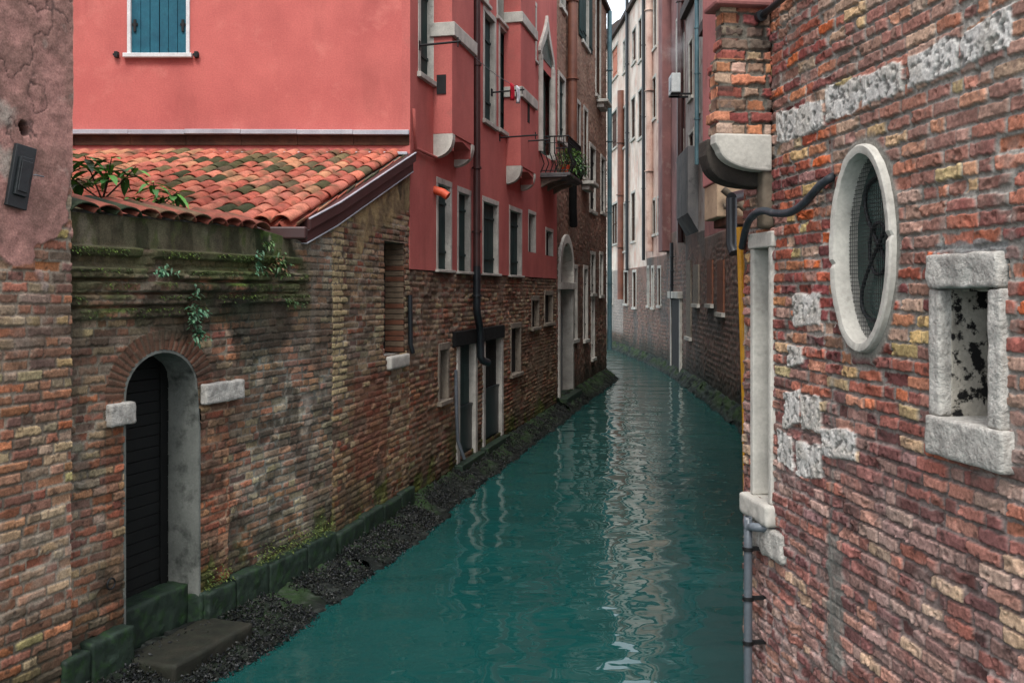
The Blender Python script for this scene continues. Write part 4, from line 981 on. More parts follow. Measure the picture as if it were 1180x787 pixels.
for k in range(2 * k_):
    mb.hexa([FQ.P(o_[k][0], -.35, o_[k][1]), FQ.P(o_[k + 1][0], -.35, o_[k + 1][1]), FQ.P(i_[k + 1][0], -.35, i_[k + 1][1]), FQ.P(i_[k][0], -.35, i_[k][1]),
             FQ.P(o_[k][0], .07, o_[k][1]), FQ.P(o_[k + 1][0], .07, o_[k + 1][1]), FQ.P(i_[k + 1][0], .07, i_[k + 1][1]), FQ.P(i_[k][0], .07, i_[k][1])])
po = mb.build('portal', M['stone'], bp, bevel=.012)
q = MB(); FQ.box(q, pr[0] + .1, pr[1] - .1, pz0 - .2, pz0 + 2.6, -.36, -.30); q.build('door', M['pipe_grey'], po)
q = MB(); FQ.box(q, pr[0] + .1, pr[1] - .1, pz0 + 2.61, pz1 - .2, -.4, -.34); q.build('fanlight', M['inner'], po)
q = MB(); FQ.box(q, pr[0] - .1, pr[1] + .1, -.2, .42, -.3, .3); q.build('door_step', M['stone_green'], po, bevel=.03)
sp = FQ.s(659.5, .18); pipe(FQ, bp, [(sp, .18, TQ), (sp, .18, FQ.z(659, 196, .18))], .16, 'pipe_copper', [(sp, .18, z) for z in (8, 10.5, 13)])
q = MB(); zz = FQ.z(659, 196, .18); q.tube([FQ.P(sp, .2, zz - .35), FQ.P(sp, .2, zz)], .2, 10, radii=[.14, .26]); q.build('hopper', M['pipe_copper'], bp)
pipe(FQ, bp, [(sp, .2, zz - .3), (sp + .25, .16, zz - 1.2), (sp + .5, .14, FQ.z(664, 262, .15))], .13, 'black_wood', name='lower_downpipe')
pipe(FQ, bp, [(FQ.L - .12, .14, TQ), (FQ.L - .12, .14, 1.2)], .10, 'pipe_teal', [(FQ.L - .12, .14, z) for z in (4, 7, 10, 13)])
for x, y in ((673, 211), (690, 118)):
    r0 = FQ.s(x); z = FQ.z(x, y); q = MB(); FQ.box(q, r0 - .7, r0 + .7, z - .12, z, 0, .45); FQ.box(q, r0 - .55, r0 + .55, z - .3, z - .122, 0, .28); q.build('balcony_sill', M['stone'], bp, bevel=.02)
pQ = [CQ, CE, (-4, 44), (-9, 31.5)]
inset_block('inner_wall', pQ, -1.5, TQ, bp, .45); roof_block(pQ, TQ + .002, bp)

# ------------------------------------------------------------------ 6. houses along the far right bank
def far_house(label, name, segs, top, zbase, plas, wins, base_pal=PAL_FAR, seed=60, base_white=0, depth=9):
    F0 = FRight[segs[0]]; hh = thing(name, label, 'house', F0.P(F0.L / 2, -3, 0))
    for k, i in enumerate(segs):
        F = FRight[i]; a = min(F.s(709 if False else 0), 0) if False else 0
        mine = []
        for (x0, x1, y0, y1, f) in wins:
            xm = (x0 + x1) / 2; sm = F.s(xm)
            if 0 < sm < F.L:
                r = F.rect(x0, x1, y0, y1); mine.append(((max(r[0], .05), min(r[1], F.L - .05), r[2], r[3]), f))
        hl = [window(F, hh, r, .14, .07, f, proud=.03, sill=.13) for r, f in mine]
        flat_wall('wall', F, 0, F.L, zbase, top, plas, hh, holes=hl)
        def fn(S, Z, seed=seed + k, k=k):
            h, col, prof, idx = brick_field(S, Z, seed, base_pal, hc=.09, lb=.28, joint=.018, mortar=(116, 104, 92), erode=.6)
            pl = sstep(-.2, .2, Z - zbase + .7 + (fbm(S, Z, .9, 5, seed) - .5) * 2.2); pc = mixc(np.ones(S.shape + (3,)) * L3(146, 116, 104), L3(104, 92, 84), sstep(.3, .7, fbm(S, Z, 1.1, 5, seed + 1)))
            col = mixc(col, L3(124, 114, 108), .4); col = mixc(col, pc, pl * .85); h = h * (1 - pl * .8)
            p = sstep(.55, .68, fbm(S, Z, .7, 5, seed + 3)); col = mixc(col, L3(96, 98, 96), p * .6)
            if base_white and k < 2: col = mixc(col, L3(182, 176, 168) * (.75 + .4 * fbm(S, Z, 2, 4, 3))[..., None], base_white * sstep(.9, 1.2, Z))
            damp = sstep(1.6, .5, Z + (fbm(S, Z, 1.2, 4, 50) - .5) * .7); col = mixc(col, L3(36, 48, 40), damp * .8)
            return h, col
        field_wall('brick_base', F, 0, F.L, .1, zbase, .06, fn, hh, holes=hl, skirt=.3)
    p = [tuple(FRight[segs[0]].P(0, 0, 0).xy)] + [tuple(FRight[i].P(FRight[i].L, 0, 0).xy) for i in segs]
    last, first = FRight[segs[-1]], FRight[segs[0]]
    p += [tuple(last.P(last.L, -depth, 0).xy), tuple(first.P(0, -depth, 0).xy)]
    inset_block('inner_wall', p, -1.5, top, hh, .45); roof_block(p, top + .002, hh)
    q = MB()
    for i in segs: FRight[i].box(q, .0, FRight[i].L, top - .25, top, -.1, .22)
    q.build('eave', M['roof_dark'], hh)
    return hh
pale = far_house('tall cream plastered house at the bend of the canal, under the strip of sky', 'cream_house', [0, 1, 2], 20.2, 5.0, 'cream',
    [(705, 712.5, 53, 90, 'blind'), (717.6, 721, 46, 84, 'green'), (728.5, 733.5, 32, 72, 'brown'), (704.5, 711.5, 127, 171, 'brown'), (718.2, 721, 122, 170, 'green'), (727.5, 732.5, 111, 160, 'glass'), (735.5, 740.5, 102, 159, 'glass'),
     (705, 712, 233, 281, 'glass'), (719, 723.5, 232, 289, 'green'), (727.5, 732.5, 220, 278, 'glass'), (699.5, 706.5, 311, 349, 'glass'), (719, 724, 311, 350, 'glass'), (729, 733.5, 311, 354, 'glass'), (736, 740, 20, 70, 'glass')], base_white=.6, seed=60)
peach = far_house('tall peach plastered house with long windows, between cream house and air conditioner', 'peach_house', [3], 19.4, 5.4, 'peach',
    [(752, 756.5, 87, 137, 'glass'), (759.5, 764.5, 79, 137, 'glass'), (746, 749, -20, 55, 'green'), (753, 757, -20, 55, 'glass'), (760, 765, -20, 45, 'glass'), (752, 756, 228, 270, 'glass'), (746, 748.5, 306, 352, 'green'), (751, 754, 306, 354, 'green'), (758, 762, 306, 352, 'glass'), (758, 762, 225, 268, 'glass')], seed=70)
mauve = far_house('dull red plastered house carrying the air conditioner, with black door at water level', 'dull_red_house', [4], 17.5, 6.3, 'dull_red',
    [(779.5, 783, 20, 92, 'glass'), (786, 789, 40, 110, 'glass'), (785.5, 788.5, 150, 186, 'green')], seed=80)
grey = far_house('grey plastered house with dark eave beside the overhanging pink bay', 'grey_house', [5], 15.0, 5.9, 'grey_pl',
    [(794, 799, 44, 113, 'glass'), (802, 807, 60, 130, 'green'), (794, 800, 150, 205, 'glass')], seed=90)
low = far_house('brick walled house on the right bank with bricked-up windows', 'brick_house', [6], 13.0, 5.6, 'mauve', [], base_pal=PAL_FAR, seed=95)
def fpipe(house, px, y0, y1, r, mat, name='downpipe'):
    for F in FRight:
        s = F.s(px, .15)
        if 0 <= s <= F.L:
            pipe(F, house, [(s, .15, F.z(px, y0, .15)), (s, .15, F.z(px, y1, .15))], r, mat, [(s, .15, F.z(px, y0 + (y1 - y0) * k, .15)) for k in (.25, .5, .75)], name); return
fpipe(pale, 715.5, 105, 345, .22, 'pipe_copper'); fpipe(pale, 722.5, -5, 312, .10, 'pipe_dark'); fpipe(pale, 741.5, -30, 300, .09, 'pipe_dark')
fpipe(peach, 748.6, -80, 290, .20, 'peach', 'flue'); fpipe(mauve, 784, -90, 280, .14, 'pipe_brown'); fpipe(grey, 803, -20, 190, .08, 'pipe_teal'); fpipe(mauve, 774, 280, 345, .08, 'pipe_dark')
# smooth strip wall, balcony box, door and hood on the dull red house
F4, F5, F6 = FRight[4], FRight[5], FRight[6]
q = MB(); F4.box(q, F4.s(774, .4), F4.s(766, .4), 5.5, 17.4, 0, .4) if F4.s(774, .4) < F4.s(766, .4) else F4.box(q, .15, 1.6, 5.5, 17.4, 0, .4); q.build('chimney', M['dull_red'], mauve, bevel=.02)
r = F4.rect(774.5, 786, 344, 418); q = MB()
for s_ in (r[0], r[1] - .25): F4.box(q, s_, s_ + .25, r[2] - .4, r[3], -.3, .1)
F4.box(q, r[0] - .1, r[1] + .1, r[3], r[3] + .3, -.3, .2); o = q.build('door_frame', M['stone'], mauve, bevel=.02)
q = MB(); F4.box(q, r[0] + .25, r[1] - .25, r[2] - .4, r[3], .01, .06); q.build('door', M['black_wood'], o)
for F, hs, (x0, x1, y0, y1) in ((F5, grey, (792, 797, 300, 388)), (F5, grey, (800, 806, 305, 350)), (F6, low, (816, 822, 300, 350)), (F6, low, (828, 835, 300, 360))):
    r = F.rect(x0, x1, y0, y1); q = MB(); F.box(q, *r, -.02, .05); o = q.build('blind_window', M['brick_red'] if F is F6 else M['stone_dull'], hs); q = MB(); F.box(q, r[0] - .1, r[1] + .1, r[2] - .14, r[2] - .004, 0, .12); q.build('sill', M['stone'], o)
r = F5.rect(791, 805, 175, 270); q = MB(); pf = [(0, r[3]), (.4, r[3]), (.4, r[2] + .7), (0, r[2])]; q.prism([F5.P(r[0], a, b) for a, b in pf], [F5.P(r[1], a, b) for a, b in pf]); q.build('closet_bay', M['slate'], grey, bevel=.02)
# air conditioner
ac = thing('air_conditioner', 'white air conditioner unit fixed high on the dull red house', 'air conditioner', F4.P(2, .4, F4.z(776, 124)))
sA = F4.s(773, .75); cz = F4.z(776, 124); q = MB(); F4.box(q, sA - .45, sA + .45, cz - .38, cz + .38, .42, .78); q.build('body', M['ac'], ac, bevel=.03)
q = MB(); q.tube([F4.P(sA, .781, cz), F4.P(sA, .80, cz)], .28, 18); q.build('fan_grille', M['pipe_grey'], ac)
q = MB(); [F4.box(q, sA + k - .02, sA + k + .02, cz - .46, cz - .382, .0, .8) for k in (-.3, .3)]; q.build('bracket', M['iron'], ac)

# ------------------------------------------------------------------ 7. house with overhanging pink bay just past the near corner
F7 = FRight[7]
hb = thing('pink_bay_house', 'mauve pink house with an overhanging bay on a beige block, behind the near right wall', 'house', (6, 17, 0))
flat_wall('wall', F7, 0, F7.L, 5.0, 13, 'mauve', hb)
def fn_7(S, Z):
    h, col, prof, idx = brick_field(S, Z, 98, PAL_FAR); return h, col
field_wall('brick_base', F7, 0, F7.L, .05, 5.0, .06, fn_7, hb)
FB7 = Facade((5.9, 20), (3.35, 12.6), (2, 15)); flat_wall('wall', FB7, 0, FB7.L, 0, 13, 'mauve', hb); p7 = [RB[7], RB[8], (3.35, 12.6), (9.5, 12.6), (14, 26)]
inset_block('inner_wall', p7, -1.5, 13, hb, .45); roof_block(p7, 13.002, hb)
FE7 = Facade((3.35, 12.6), (9.0, 12.6), (5, 0)); flat_wall('end_wall', FE7, .02, FE7.L, .0, 13, 'mauve', hb)
by = 11.6; x0, x1 = wx(by + .8, 809.5), 3.6
zb0, zb1 = H + (HOR - 250) / FPX * by, H + (HOR - 209) / FPX * by
mb = MB(); mb.box(x0, x1, by, by + .8, zb1, 11.5); mb.build('bay', M['mauve'], hb, bevel=.015)
mb = MB(); mb.box(x0 + .02, x1, by + .015, by + .78, zb0, zb1 - .003); mb.build('bay_base', M['beige_block'], hb, bevel=.015)
mb = MB(); mb.box(x0 + .12, x1, by - .15, by + .7, zb0 - .10, zb0 - .003); mb.build('bay_beam', M['brown_wood'], hb, bevel=.01)
mb = MB(); mb.tube([(wx(by, 831), by - .1, H + (HOR - 219) / FPX * by), (wx(by, 858), by - .1, H + (HOR - 243) / FPX * by)], .045, 6); mb.tube([(wx(by, 832), by - .1, H + (HOR - 239) / FPX * by), (wx(by, 858), by - .1, H + (HOR - 237) / FPX * by)], .035, 6); mb.build('wooden_strut', M['grey_wood'], hb)
Yp = 9.4; mb = MB(); mb.tube([(wx(Yp, 843), Yp, 4.6), (wx(Yp, 843), Yp, H + (HOR - 282) / FPX * Yp), (wx(Yp, 845), Yp - .05, H + (HOR - 292) / FPX * Yp)], .055, 12); mb.tube([(wx(Yp, 843), Yp, 4.6), (wx(Yp, 843) + .5, Yp + .6, 4.75)], .055, 12)
mb.build('drain_pipe', M['pipe_dark'], hb)

# ------------------------------------------------------------------ 8. near right brick house
hr = thing('weathered_brick_house', 'weathered red brick house close on the right with oval window', 'house', FR.P(2.5, -3, 0))
ov = (FR.s(961), FR.s(1032.5)); oc = (ov[0] + ov[1]) / 2; oa = (ov[1] - ov[0]) / 2; oz = FR.z(1000, 286); ob = (FR.z(1000, 163) - FR.z(1000, 406)) / 2
rS = FR.rect(1076, 1166, 297, 505); zS1 = FR.z(1115, 292); zS0 = FR.z(1120, 487)
rT = FR.rect(866, 891, 268, 575)
def blob(S, Z, x0, x1, y0, y1, seed, soft=.012, rag=.05):
    """ragged rectangle given by its corners in the photo"""
    a, b = FR.s(x0), FR.s(x1); zb = np.interp(S, [a, b], [FR.z(x0, y0[1]), FR.z(x1, y1[1])]); zt = np.interp(S, [a, b], [FR.z(x0, y0[0]), FR.z(x1, y1[0])])
    e = np.minimum(np.minimum(S - a, b - S), np.minimum(Z - zb, zt - Z)) + (fbm(S, Z, 11, 4, seed) - .5) * rag
    return sstep(0, soft, e)
STONES = [(894, 922, (128, 166), (125, 160), 1), (921, 949, (122, 160), (112, 146), 2), (952, 992, (100, 142), (88, 128), 3), (993, 1041, (88, 126), (66, 106), 4), (1046, 1106, (64, 104), (36, 82), 5), (1107, 1167, (36, 80), (2, 56), 6),
          (914, 946, (338, 378), (336, 376), 7), (903, 922, (452, 494), (448, 490), 8), (923, 946, (455, 495), (455, 500), 9), (946, 987, (492, 526), (496, 534), 10), (896, 914, (492, 532), (505, 545), 11), (917, 947, (506, 548), (512, 554), 12), (907, 926, (395, 425), (395, 420), 13)]
sG = FR.s(957)
def fn_R(S, Z):
    h, col, prof, idx = brick_field(S, Z, 3, PAL_RIGHT, hc=.072, lb=.22, joint=.013, mortar=(152, 146, 138), depth=.012, erode=.75, proud=.0035, headers=.3, warp=.010)
    rough = 1 - sstep(-.1, .12, S - sG + (fbm(S, Z, 1.8, 4, 5) - .5) * .25)       # ruinous strip near the corner
    h2 = (fbm(S, Z, 13, 5, 61) - .5) * .03; h = h + rough * h2
    col = col * (1 - rough[..., None] * np.array([.0, .03, .03]))
    # purple red lower down, warmer and paler higher up
    lowz = 1 - sstep(-.45, .5, Z - 3.15 + (fbm(S, Z, 1.2, 4, 6) - .5) * .8)
    lum = col.mean(-1, keepdims=True)
    tint = np.concatenate([lum * 1.30, lum * .86, lum * .82], -1)
    col = col * (1 - .5 * lowz[..., None]) + tint * .5 * lowz[..., None]
    pale = sstep(.44, .62, fbm(S, Z, 1.1, 5, 8)) * (1 - lowz) * .42; col = mixc(col, L3(178, 146, 130), pale * prof); col = mixc(col, L3(160, 154, 146), (1 - prof) * (1 - lowz) * .6)
    # bloom of salts
    sal = sstep(.56, .72, fbm(S, Z, 2.6, 6, 21)) * lowz; col = mixc(col, L3(164, 144, 136), sal * .35)
    # deep gaps and missing arrises
    gap = sstep(.655, .72, fbm(S, Z, 7, 4, 22)); h = h - gap * .016
    pit = sstep(.70, .76, fbm(S, Z, 24, 3, 23)); h = h - pit * .010
    # building joint
    g = np.exp(-((S - sG - .02 * np.sin(Z * 5) - (fbm(S * 0, Z, 4, 3, 24) - .5) * .05) / .018) ** 2) * sstep(.3, .45, fbm(S * 0, Z, 2, 3, 25)); col = mixc(col, L3(128, 126, 120), g * .8); h = h * (1 - g * .7) - .006 * g
    col = mixc(col, L3(126, 128, 126), blob(S, Z, 1074, 1160, (278, 296), (274, 292), 30) * .9)
    m = blob(S, Z, 952, 972, (600, 760), (640, 787), 31, .03, .12); col = mixc(col, L3(118, 118, 112), m * .8); h = h * (1 - m * .7)
    # stone blocks
    for x0, x1, y0, y1, sd in STONES:
        m = blob(S, Z, x0, x1, y0, y1, 100 + sd)
        n = fbm(S, Z, 34, 4, 120 + sd); n2 = fbm(S, Z * (3 if sd == 10 else 1), 9, 4, 140 + sd)
        sc = mixc(np.ones(S.shape + (3,)) * L3(206, 202, 196), L3(146, 143, 138), sstep(.50, .68, n)); sc = mixc(sc, L3(176, 168, 156), sstep(.4, .7, n2) * .5)
        h = h * (1 - m) + m * (.008 - sstep(.5, .72, n) * .011 + (n2 - .5) * .016); col = mixc(col, sc, m)
    # mortar collar round the oval surround
    q = np.hypot((S - oc) / (oa + .02), (Z - oz) / (ob + .02)); m = (1 - sstep(1.0, 1.10, q + (fbm(S, Z, 9, 3, 41) - .5) * .1)); col = mixc(col, L3(134, 130, 122), m); h = h * (1 - m) - .004 * m
    return h, col
def inO(S, Z): return np.hypot((S - oc) / (oa - .03), (Z - oz) / (ob - .03)) < 1
holesR = [(rS[0] + .03, rS[1] - .03, zS0, zS1 - .03), (rT[0] + .02, rT[1] - .02, rT[2], rT[3] - .02)]
field_wall('wall', FR, .0, 4.1, .9, 6.3, .0055, fn_R, hr, holes=holesR, masks=[inO], skirt=.32)
def fn_R2(S, Z): h, col, p, i = brick_field(S, Z, 3, PAL_RIGHT, hc=.0665, lb=.205); return h, col
field_wall('wall', FR, 4.1, 8.6, .0, 9.5, .03, fn_R2, hr, skirt=0); field_wall('wall', FR, 0, 4.1, 6.3, 9.5, .025, fn_R2, hr, skirt=.3); field_wall('wall', FR, 0, 4.1, -.3, .9, .02, fn_R2, hr, skirt=.3)
p_ = [tuple(FR.P(0, 0, 0).xy), tuple(FR.P(8.6, 0, 0).xy), tuple(FR.P(8.6, -6, 0).xy), tuple(FR.P(0, -6, 0).xy)]
inset_block('inner_wall', p_, -1.5, 9.5, hr, .5); roof_block(p_, 9.502, hr, .12)
FRe = Facade(p_[0], p_[3], (3, 12)); field_wall('end_wall', FRe, 0, FRe.L, .0, 9.5, .05, fn_R2, hr, skirt=0)
# oval stone surround: moulded ring built from four stones
def oval():
    off = root_loc(hr); bm = bmesh.new(); prof = [(1.02, -.06), (1.0, .022), (.975, .032), (.91, .032), (.85, .026), (.83, -.01), (.82, -.115)]
    n = 132; rows = []
    for k in range(n):
        t = 2 * math.pi * k / n; row = []; jt = min(abs((t - b_ + math.pi) % (2 * math.pi) - math.pi) for b_ in (math.pi / 2 + .02, 3 * math.pi / 2 - .05, math.pi + .15, .1))
        for j, (kk, d) in enumerate(prof):
            k2 = kk if j < 3 else 1 - (1 - kk) * 1.0
            ea, eb = oa * k2 - 0, ob - oa * (1 - k2)
            w = FR.P(oc + ea * math.cos(t), d - (.014 if jt < .012 else 0), oz + eb * math.sin(t)); f = mnoise.fractal(w * 10, 1, 2, 4)
            w += (FR.n.to_3d() * .5 + (FR.d * math.cos(t)).to_3d() * .6 + Vector((0, 0, math.sin(t) * .6))) * f * .008 * (1 if j < 5 else .4)
            row.append(bm.verts.new(w - off))
        rows.append(row)
    for k in range(n):
        a, b = rows[k], rows[(k + 1) % n]
        for j in range(len(prof) - 1): bm.faces.new([a[j], b[j], b[j + 1], a[j + 1]]).smooth = True
    bmesh.ops.recalc_face_normals(bm, faces=bm.faces); me = bpy.data.meshes.new('oval_window'); bm.to_mesh(me); bm.free(); me.materials.append(M['stone'])
    o = link_mesh('oval_window', me, hr); es = o.modifiers.new('crisp', 'EDGE_SPLIT'); es.split_angle = .42
    g = MB(); ia, ib = oa * .82, ob - oa * .18; vv = [FR.P(oc + ia * 1.02 * math.cos(t), -.105, oz + ib * 1.04 * math.sin(t)) for t in np.linspace(0, 2 * math.pi, 49)[:-1]]
    vb = [v - FR.n.to_3d() * .04 for v in vv]; g.prism(vb, vv); g.build('pane', M['glass_green'], o)
    g = MB(); st = .021
    k = -int(ia / st)
    while k * st < ia:
        x = k * st; y = ib * math.sqrt(max(0, 1 - (x / ia) ** 2)); g.tube([FR.P(oc + x, -.060, oz - y), FR.P(oc + x, -.060, oz + y)], .0016, 4, cap=False); k += 1
    k = -int(ib / st)
    while k * st < ib:
        y = k * st; x = ia * math.sqrt(max(0, 1 - (y / ib) ** 2)); g.tube([FR.P(oc - x, -.057, oz + y), FR.P(oc + x, -.057, oz + y)], .0016, 4, cap=False); k += 1
    g.build('wire_mesh', M['iron'], o)
    g = MB()
    for sgn in (1, -1):      # iron scrollwork: crossing loops
        pts = [FR.P(oc + sgn * ia * .62 * math.sin(t), -.085 + .009 * sgn, oz + ib * .78 * math.cos(t * .5)) for t in np.linspace(0, 2 * math.pi, 40)]
        g.tube(pts, .011, 6)
    g.tube([FR.P(oc + ia * .36 * math.cos(t), -.085, oz + ib * .28 * math.sin(t)) for t in np.linspace(0, 2 * math.pi, 25)], .010, 6)
    g.build('scrollwork', M['plate'], o)
oval()
# small stone framed window: rough lintel, two jambs, sill, spotted plaster reveal
jw = .085
wv = rough_stone(FR, hr, rS[0] - .01, rS[1] - .05, zS1 - .145, zS1, -.12, .035, 'stone_rough', 'window', res=.012, amp=.011, seed=51, rnd=.012)
def sub(o_, p): o_.parent = p; return o_
sub(rough_stone(FR, hr, rS[0], rS[0] + jw, zS0 - .0, zS1 - .15, -.10, .028, 'stone_rough', 'jamb', res=.012, amp=.006, seed=52, rnd=.010), wv)
sub(rough_stone(FR, hr, rS[1] - jw - .03, rS[1] - .03, zS0, zS1 - .15, -.10, .03, 'stone_rough', 'jamb', res=.012, amp=.006, seed=53, rnd=.010), wv)
sub(rough_stone(FR, hr, rS[0] + .0, rS[1], zS0 - .17, zS0, -.34, .045, 'stone_rough', 'sill', res=.014, amp=.006, seed=54, rnd=.012), wv)
def plain(name, boxes, mat, parent, bevel=.004):
    q = MB(); [FR.box(q, *b) for b in boxes]; return q.build(name, M[mat], parent, bevel=bevel)
plain('reveal', [(rS[0] + jw - .06, rS[0] + jw + .004, zS0 - .02, zS1 - .14, -.30, -.03), (rS[0], rS[1], zS1 - .16, zS1 - .10, -.30, -.08), (rS[1] - jw - .03, rS[1] - jw + .04, zS0 - .02, zS1 - .14, -.30, -.06)], 'spotted', wv)
plain('dark_panel', [(rS[0], rS[1], zS0 - .03, zS1 - .1, -.47, -.27)], 'inner', wv)
# blocked tall window beside the corner
tv = plain('tall_window', [(rT[0], rT[0] + .055, rT[2], rT[3] - .10, -.24, .012), (rT[1] - .045, rT[1], rT[2], rT[3] - .10, -.24, .016), (rT[0] - .02, rT[1] + .02, rT[3] - .10, rT[3], -.24, .02)], 'stone', hr, .01)
plain('blocked_panel', [(rT[0] + .05, rT[1] - .04, rT[2], rT[3] - .1, -.22, -.13)], 'spotted_dull', tv)
sub(rough_stone(FR, hr, rT[0] - .08, rT[1] + .03, rT[2] - .14, rT[2], -.24, .06, 'stone', 'sill', res=.02, amp=.008, seed=57), tv)
rough_stone(FR, hr, rT[0] - .06, rT[1] + .18, rT[2] - .33, rT[2] - .15, -.1, .03, 'stone_rough', 'quoin', res=.02, amp=.016, seed=58)
rough_stone(FR, hr, rT[1] - .16, rT[1] - .03, rT[3] + .02, FR.z(880, 196), -.1, .05, 'grey_wood', 'post', res=.02, amp=.006, seed=59)
# chimney breast on curved stone corbel
cs1 = FR.s(889); cs0 = cs1 - .15; cd = .36
zc0, zc1, zc2 = FR.z(860, 195, .2), FR.z(860, 152, .2), FR.z(860, 64, .2)
def fn_C(S, Z): h, col, p, i = brick_field(S, Z, 37, PAL_RIGHT[:1] + PAL_RIGHT[3:5] + [((150, 122, 104), 2), ((110, 96, 84), 1.5)], hc=.078, lb=.24, joint=.013, mortar=(120, 114, 104), erode=.8); return h, col
Fc1 = Facade(tuple(FR.P(cs1, 0, 0).xy), tuple(FR.P(cs1, cd, 0).xy), (0.5, 0)); Fc2 = Facade(tuple(FR.P(cs1, cd, 0).xy), tuple(FR.P(cs0, cd, 0).xy), (-3, 6))
Fc3 = Facade(tuple(FR.P(cs1 - .02, 0, 0).xy), tuple(FR.P(cs1 - .02, cd - .04, 0).xy), (0.5, 0)); Fc4 = Facade(tuple(FR.P(cs1 - .02, cd - .04, 0).xy), tuple(FR.P(cs0, cd - .04, 0).xy), (-3, 6))
cm = thing('chimney_breast', 'brick chimney breast on rounded stone corbel, jutting from the near right house', 'chimney', FR.P((cs0 + cs1) / 2, .2, zc0))
field_wall('brickwork', Fc1, 0, Fc1.L, zc1 - .01, zc2, .007, fn_C, cm, skirt=.1); field_wall('brickwork', Fc2, 0, Fc2.L, zc1 - .01, zc2, .008, fn_C, cm, skirt=.1)
field_wall('brickwork', Fc3, 0, Fc3.L, zc2 - .01, 5.9, .007, fn_C, cm, skirt=.1); field_wall('brickwork', Fc4, 0, Fc4.L, zc2 - .01, 5.9, .009, fn_C, cm, skirt=.1)
plain('core', [(cs0 - .0, cs1 - .1, zc1 - .1, zc2 - .02, -.02, cd - .03), (cs0, cs1 - .12, zc2 - .02, 9, -.02, cd - .07)], 'mortar', cm)
pf = [(0, zc1), (cd + .012, zc1), (cd + .012, zc1 - .06)] + [(cd * .97 * math.cos(t) ** .8, zc1 - .08 - (zc1 - .08 - zc0) * math.sin(t)) for t in np.linspace(.12, 1.5, 10)] + [(0, zc0)]
def slab(name, s0, s1, pf, mat, sd):
    off = root_loc(cm); q = MB(); n_ = 7
    rows = [[FR.P(s0 + (s1 - s0) * i / n_, a, b) for a, b in pf] for i in range(n_ + 1)]
    q.prism(rows[0], rows[-1]); o = q.build(name, M[mat], cm, bevel=.012); return o
slab('corbel', cs1 - .09, cs1 + .015, pf, 'stone', 1)
pf2 = [(0, zc1 - .02), (cd + .03, zc1 - .02), (cd + .03, zc1 - .12)] + [(cd * 1.04 * math.cos(t) ** .7, zc1 - .16 - (zc1 - .16 - zc0 + .09) * math.sin(t)) for t in np.linspace(.12, 1.5, 10)] + [(0, zc0 - .09)]
slab('rear_corbel', cs0 - .12, cs1 - .10, pf2, 'dark_stone', 2)
q = MB(); zt = FR.z(860, 22, .2)
FR.box(q, cs0 - .06, cs1 + .05, zt + .10, 9, .0, cd + .02); q.build('rendered_stack', M['mauve'], cm, bevel=.02)
q = MB(); pts = [FR.P(FR.s(871, .32) + .0, .30, FR.z(876, 25, .25)), FR.P(FR.s(905, .1), .10, FR.z(903, 2, .1)), FR.P(FR.s(925, .05), .08, FR.z(925, -22, .05))]
q.tube([FR.P(cs1 + .03, .08, FR.z(884, 24)), FR.P(cs1 + .10, .07, FR.z(888, 20)), FR.P(FR.s(912), .06, FR.z(912, 0)), FR.P(FR.s(960), .06, FR.z(960, -40))], .022, 8)
q.tube([FR.P(cs1 + .0, .08, FR.z(882, 25)), FR.P(cs1 + .05, .08, FR.z(885, 24))], .036, 10); q.build('conduit', M['pipe_dark'], hr)
# hose looping over the wall
hp = [(855, 285, .02), (860, 262, .06), (868, 248, .10), (880, 243, .09), (893, 246, .08), (910, 245, .07), (925, 236, .06), (936, 224, .05), (946, 213, .04), (956, 206, .02), (962, 203, -.03)]
q = MB(); q.tube(smooth_path([FR.P(FR.s(x, d), d, FR.z(x, y, d)) for x, y, d in hp], 5), .024, 10); o = q.build('hose', M['hose'])
tag(o, 'thick grey black hose looping over brick wall, left of the oval window', 'hose')
# grey pipe at the lower corner
sp_ = FR.s(862, .1); zt = FR.z(862, 606, .1); pt = thing('drainpipe', 'grey plastic pipe with elbow rising from the water at the near right wall corner', 'pipe', FR.P(sp_, .1, 0))
q = MB(); q.tube(smooth_path([FR.P(sp_, .1, -.4), FR.P(sp_, .1, zt - .15), FR.P(sp_, .1, zt - .03), FR.P(sp_ + .02, .09, zt), FR.P(sp_ + .07, .07, zt + .008), FR.P(sp_ + .12, -.04, zt + .008)], 4), .028, 12); q.build('pipe', M['pipe_grey'], pt)
for y in (632, 689, 740):
    z = FR.z(862, y, .1); q = MB(); q.tube([FR.P(sp_, .1, z - .012), FR.P(sp_, .1, z + .012)], .037, 12); FR.box(q, sp_ - .012, sp_ + .012, z - .012, z + .012, -.02, .08); q.build('clamp', M['iron'], pt)
# yellow pole beyond the corner
Yy = 7.6; yp = thing('yellow_pole', 'two yellow poles leaning in the gap behind the near right wall corner', 'pole', (wx(Yy, 855), Yy, 0))
for xa, ya, xb, yb, r in ((852.5, 262, 859, 470, .028), (858, 266, 861, 520, .018)):
    q = MB(); q.tube([(wx(Yy, xa), Yy, H + (HOR - ya) / FPX * Yy), (wx(Yy, xb), Yy, H + (HOR - yb) / FPX * Yy), (wx(Yy, xb) + .05, Yy, -.8)], r, 8); q.build('pole', M['yellow'], yp)

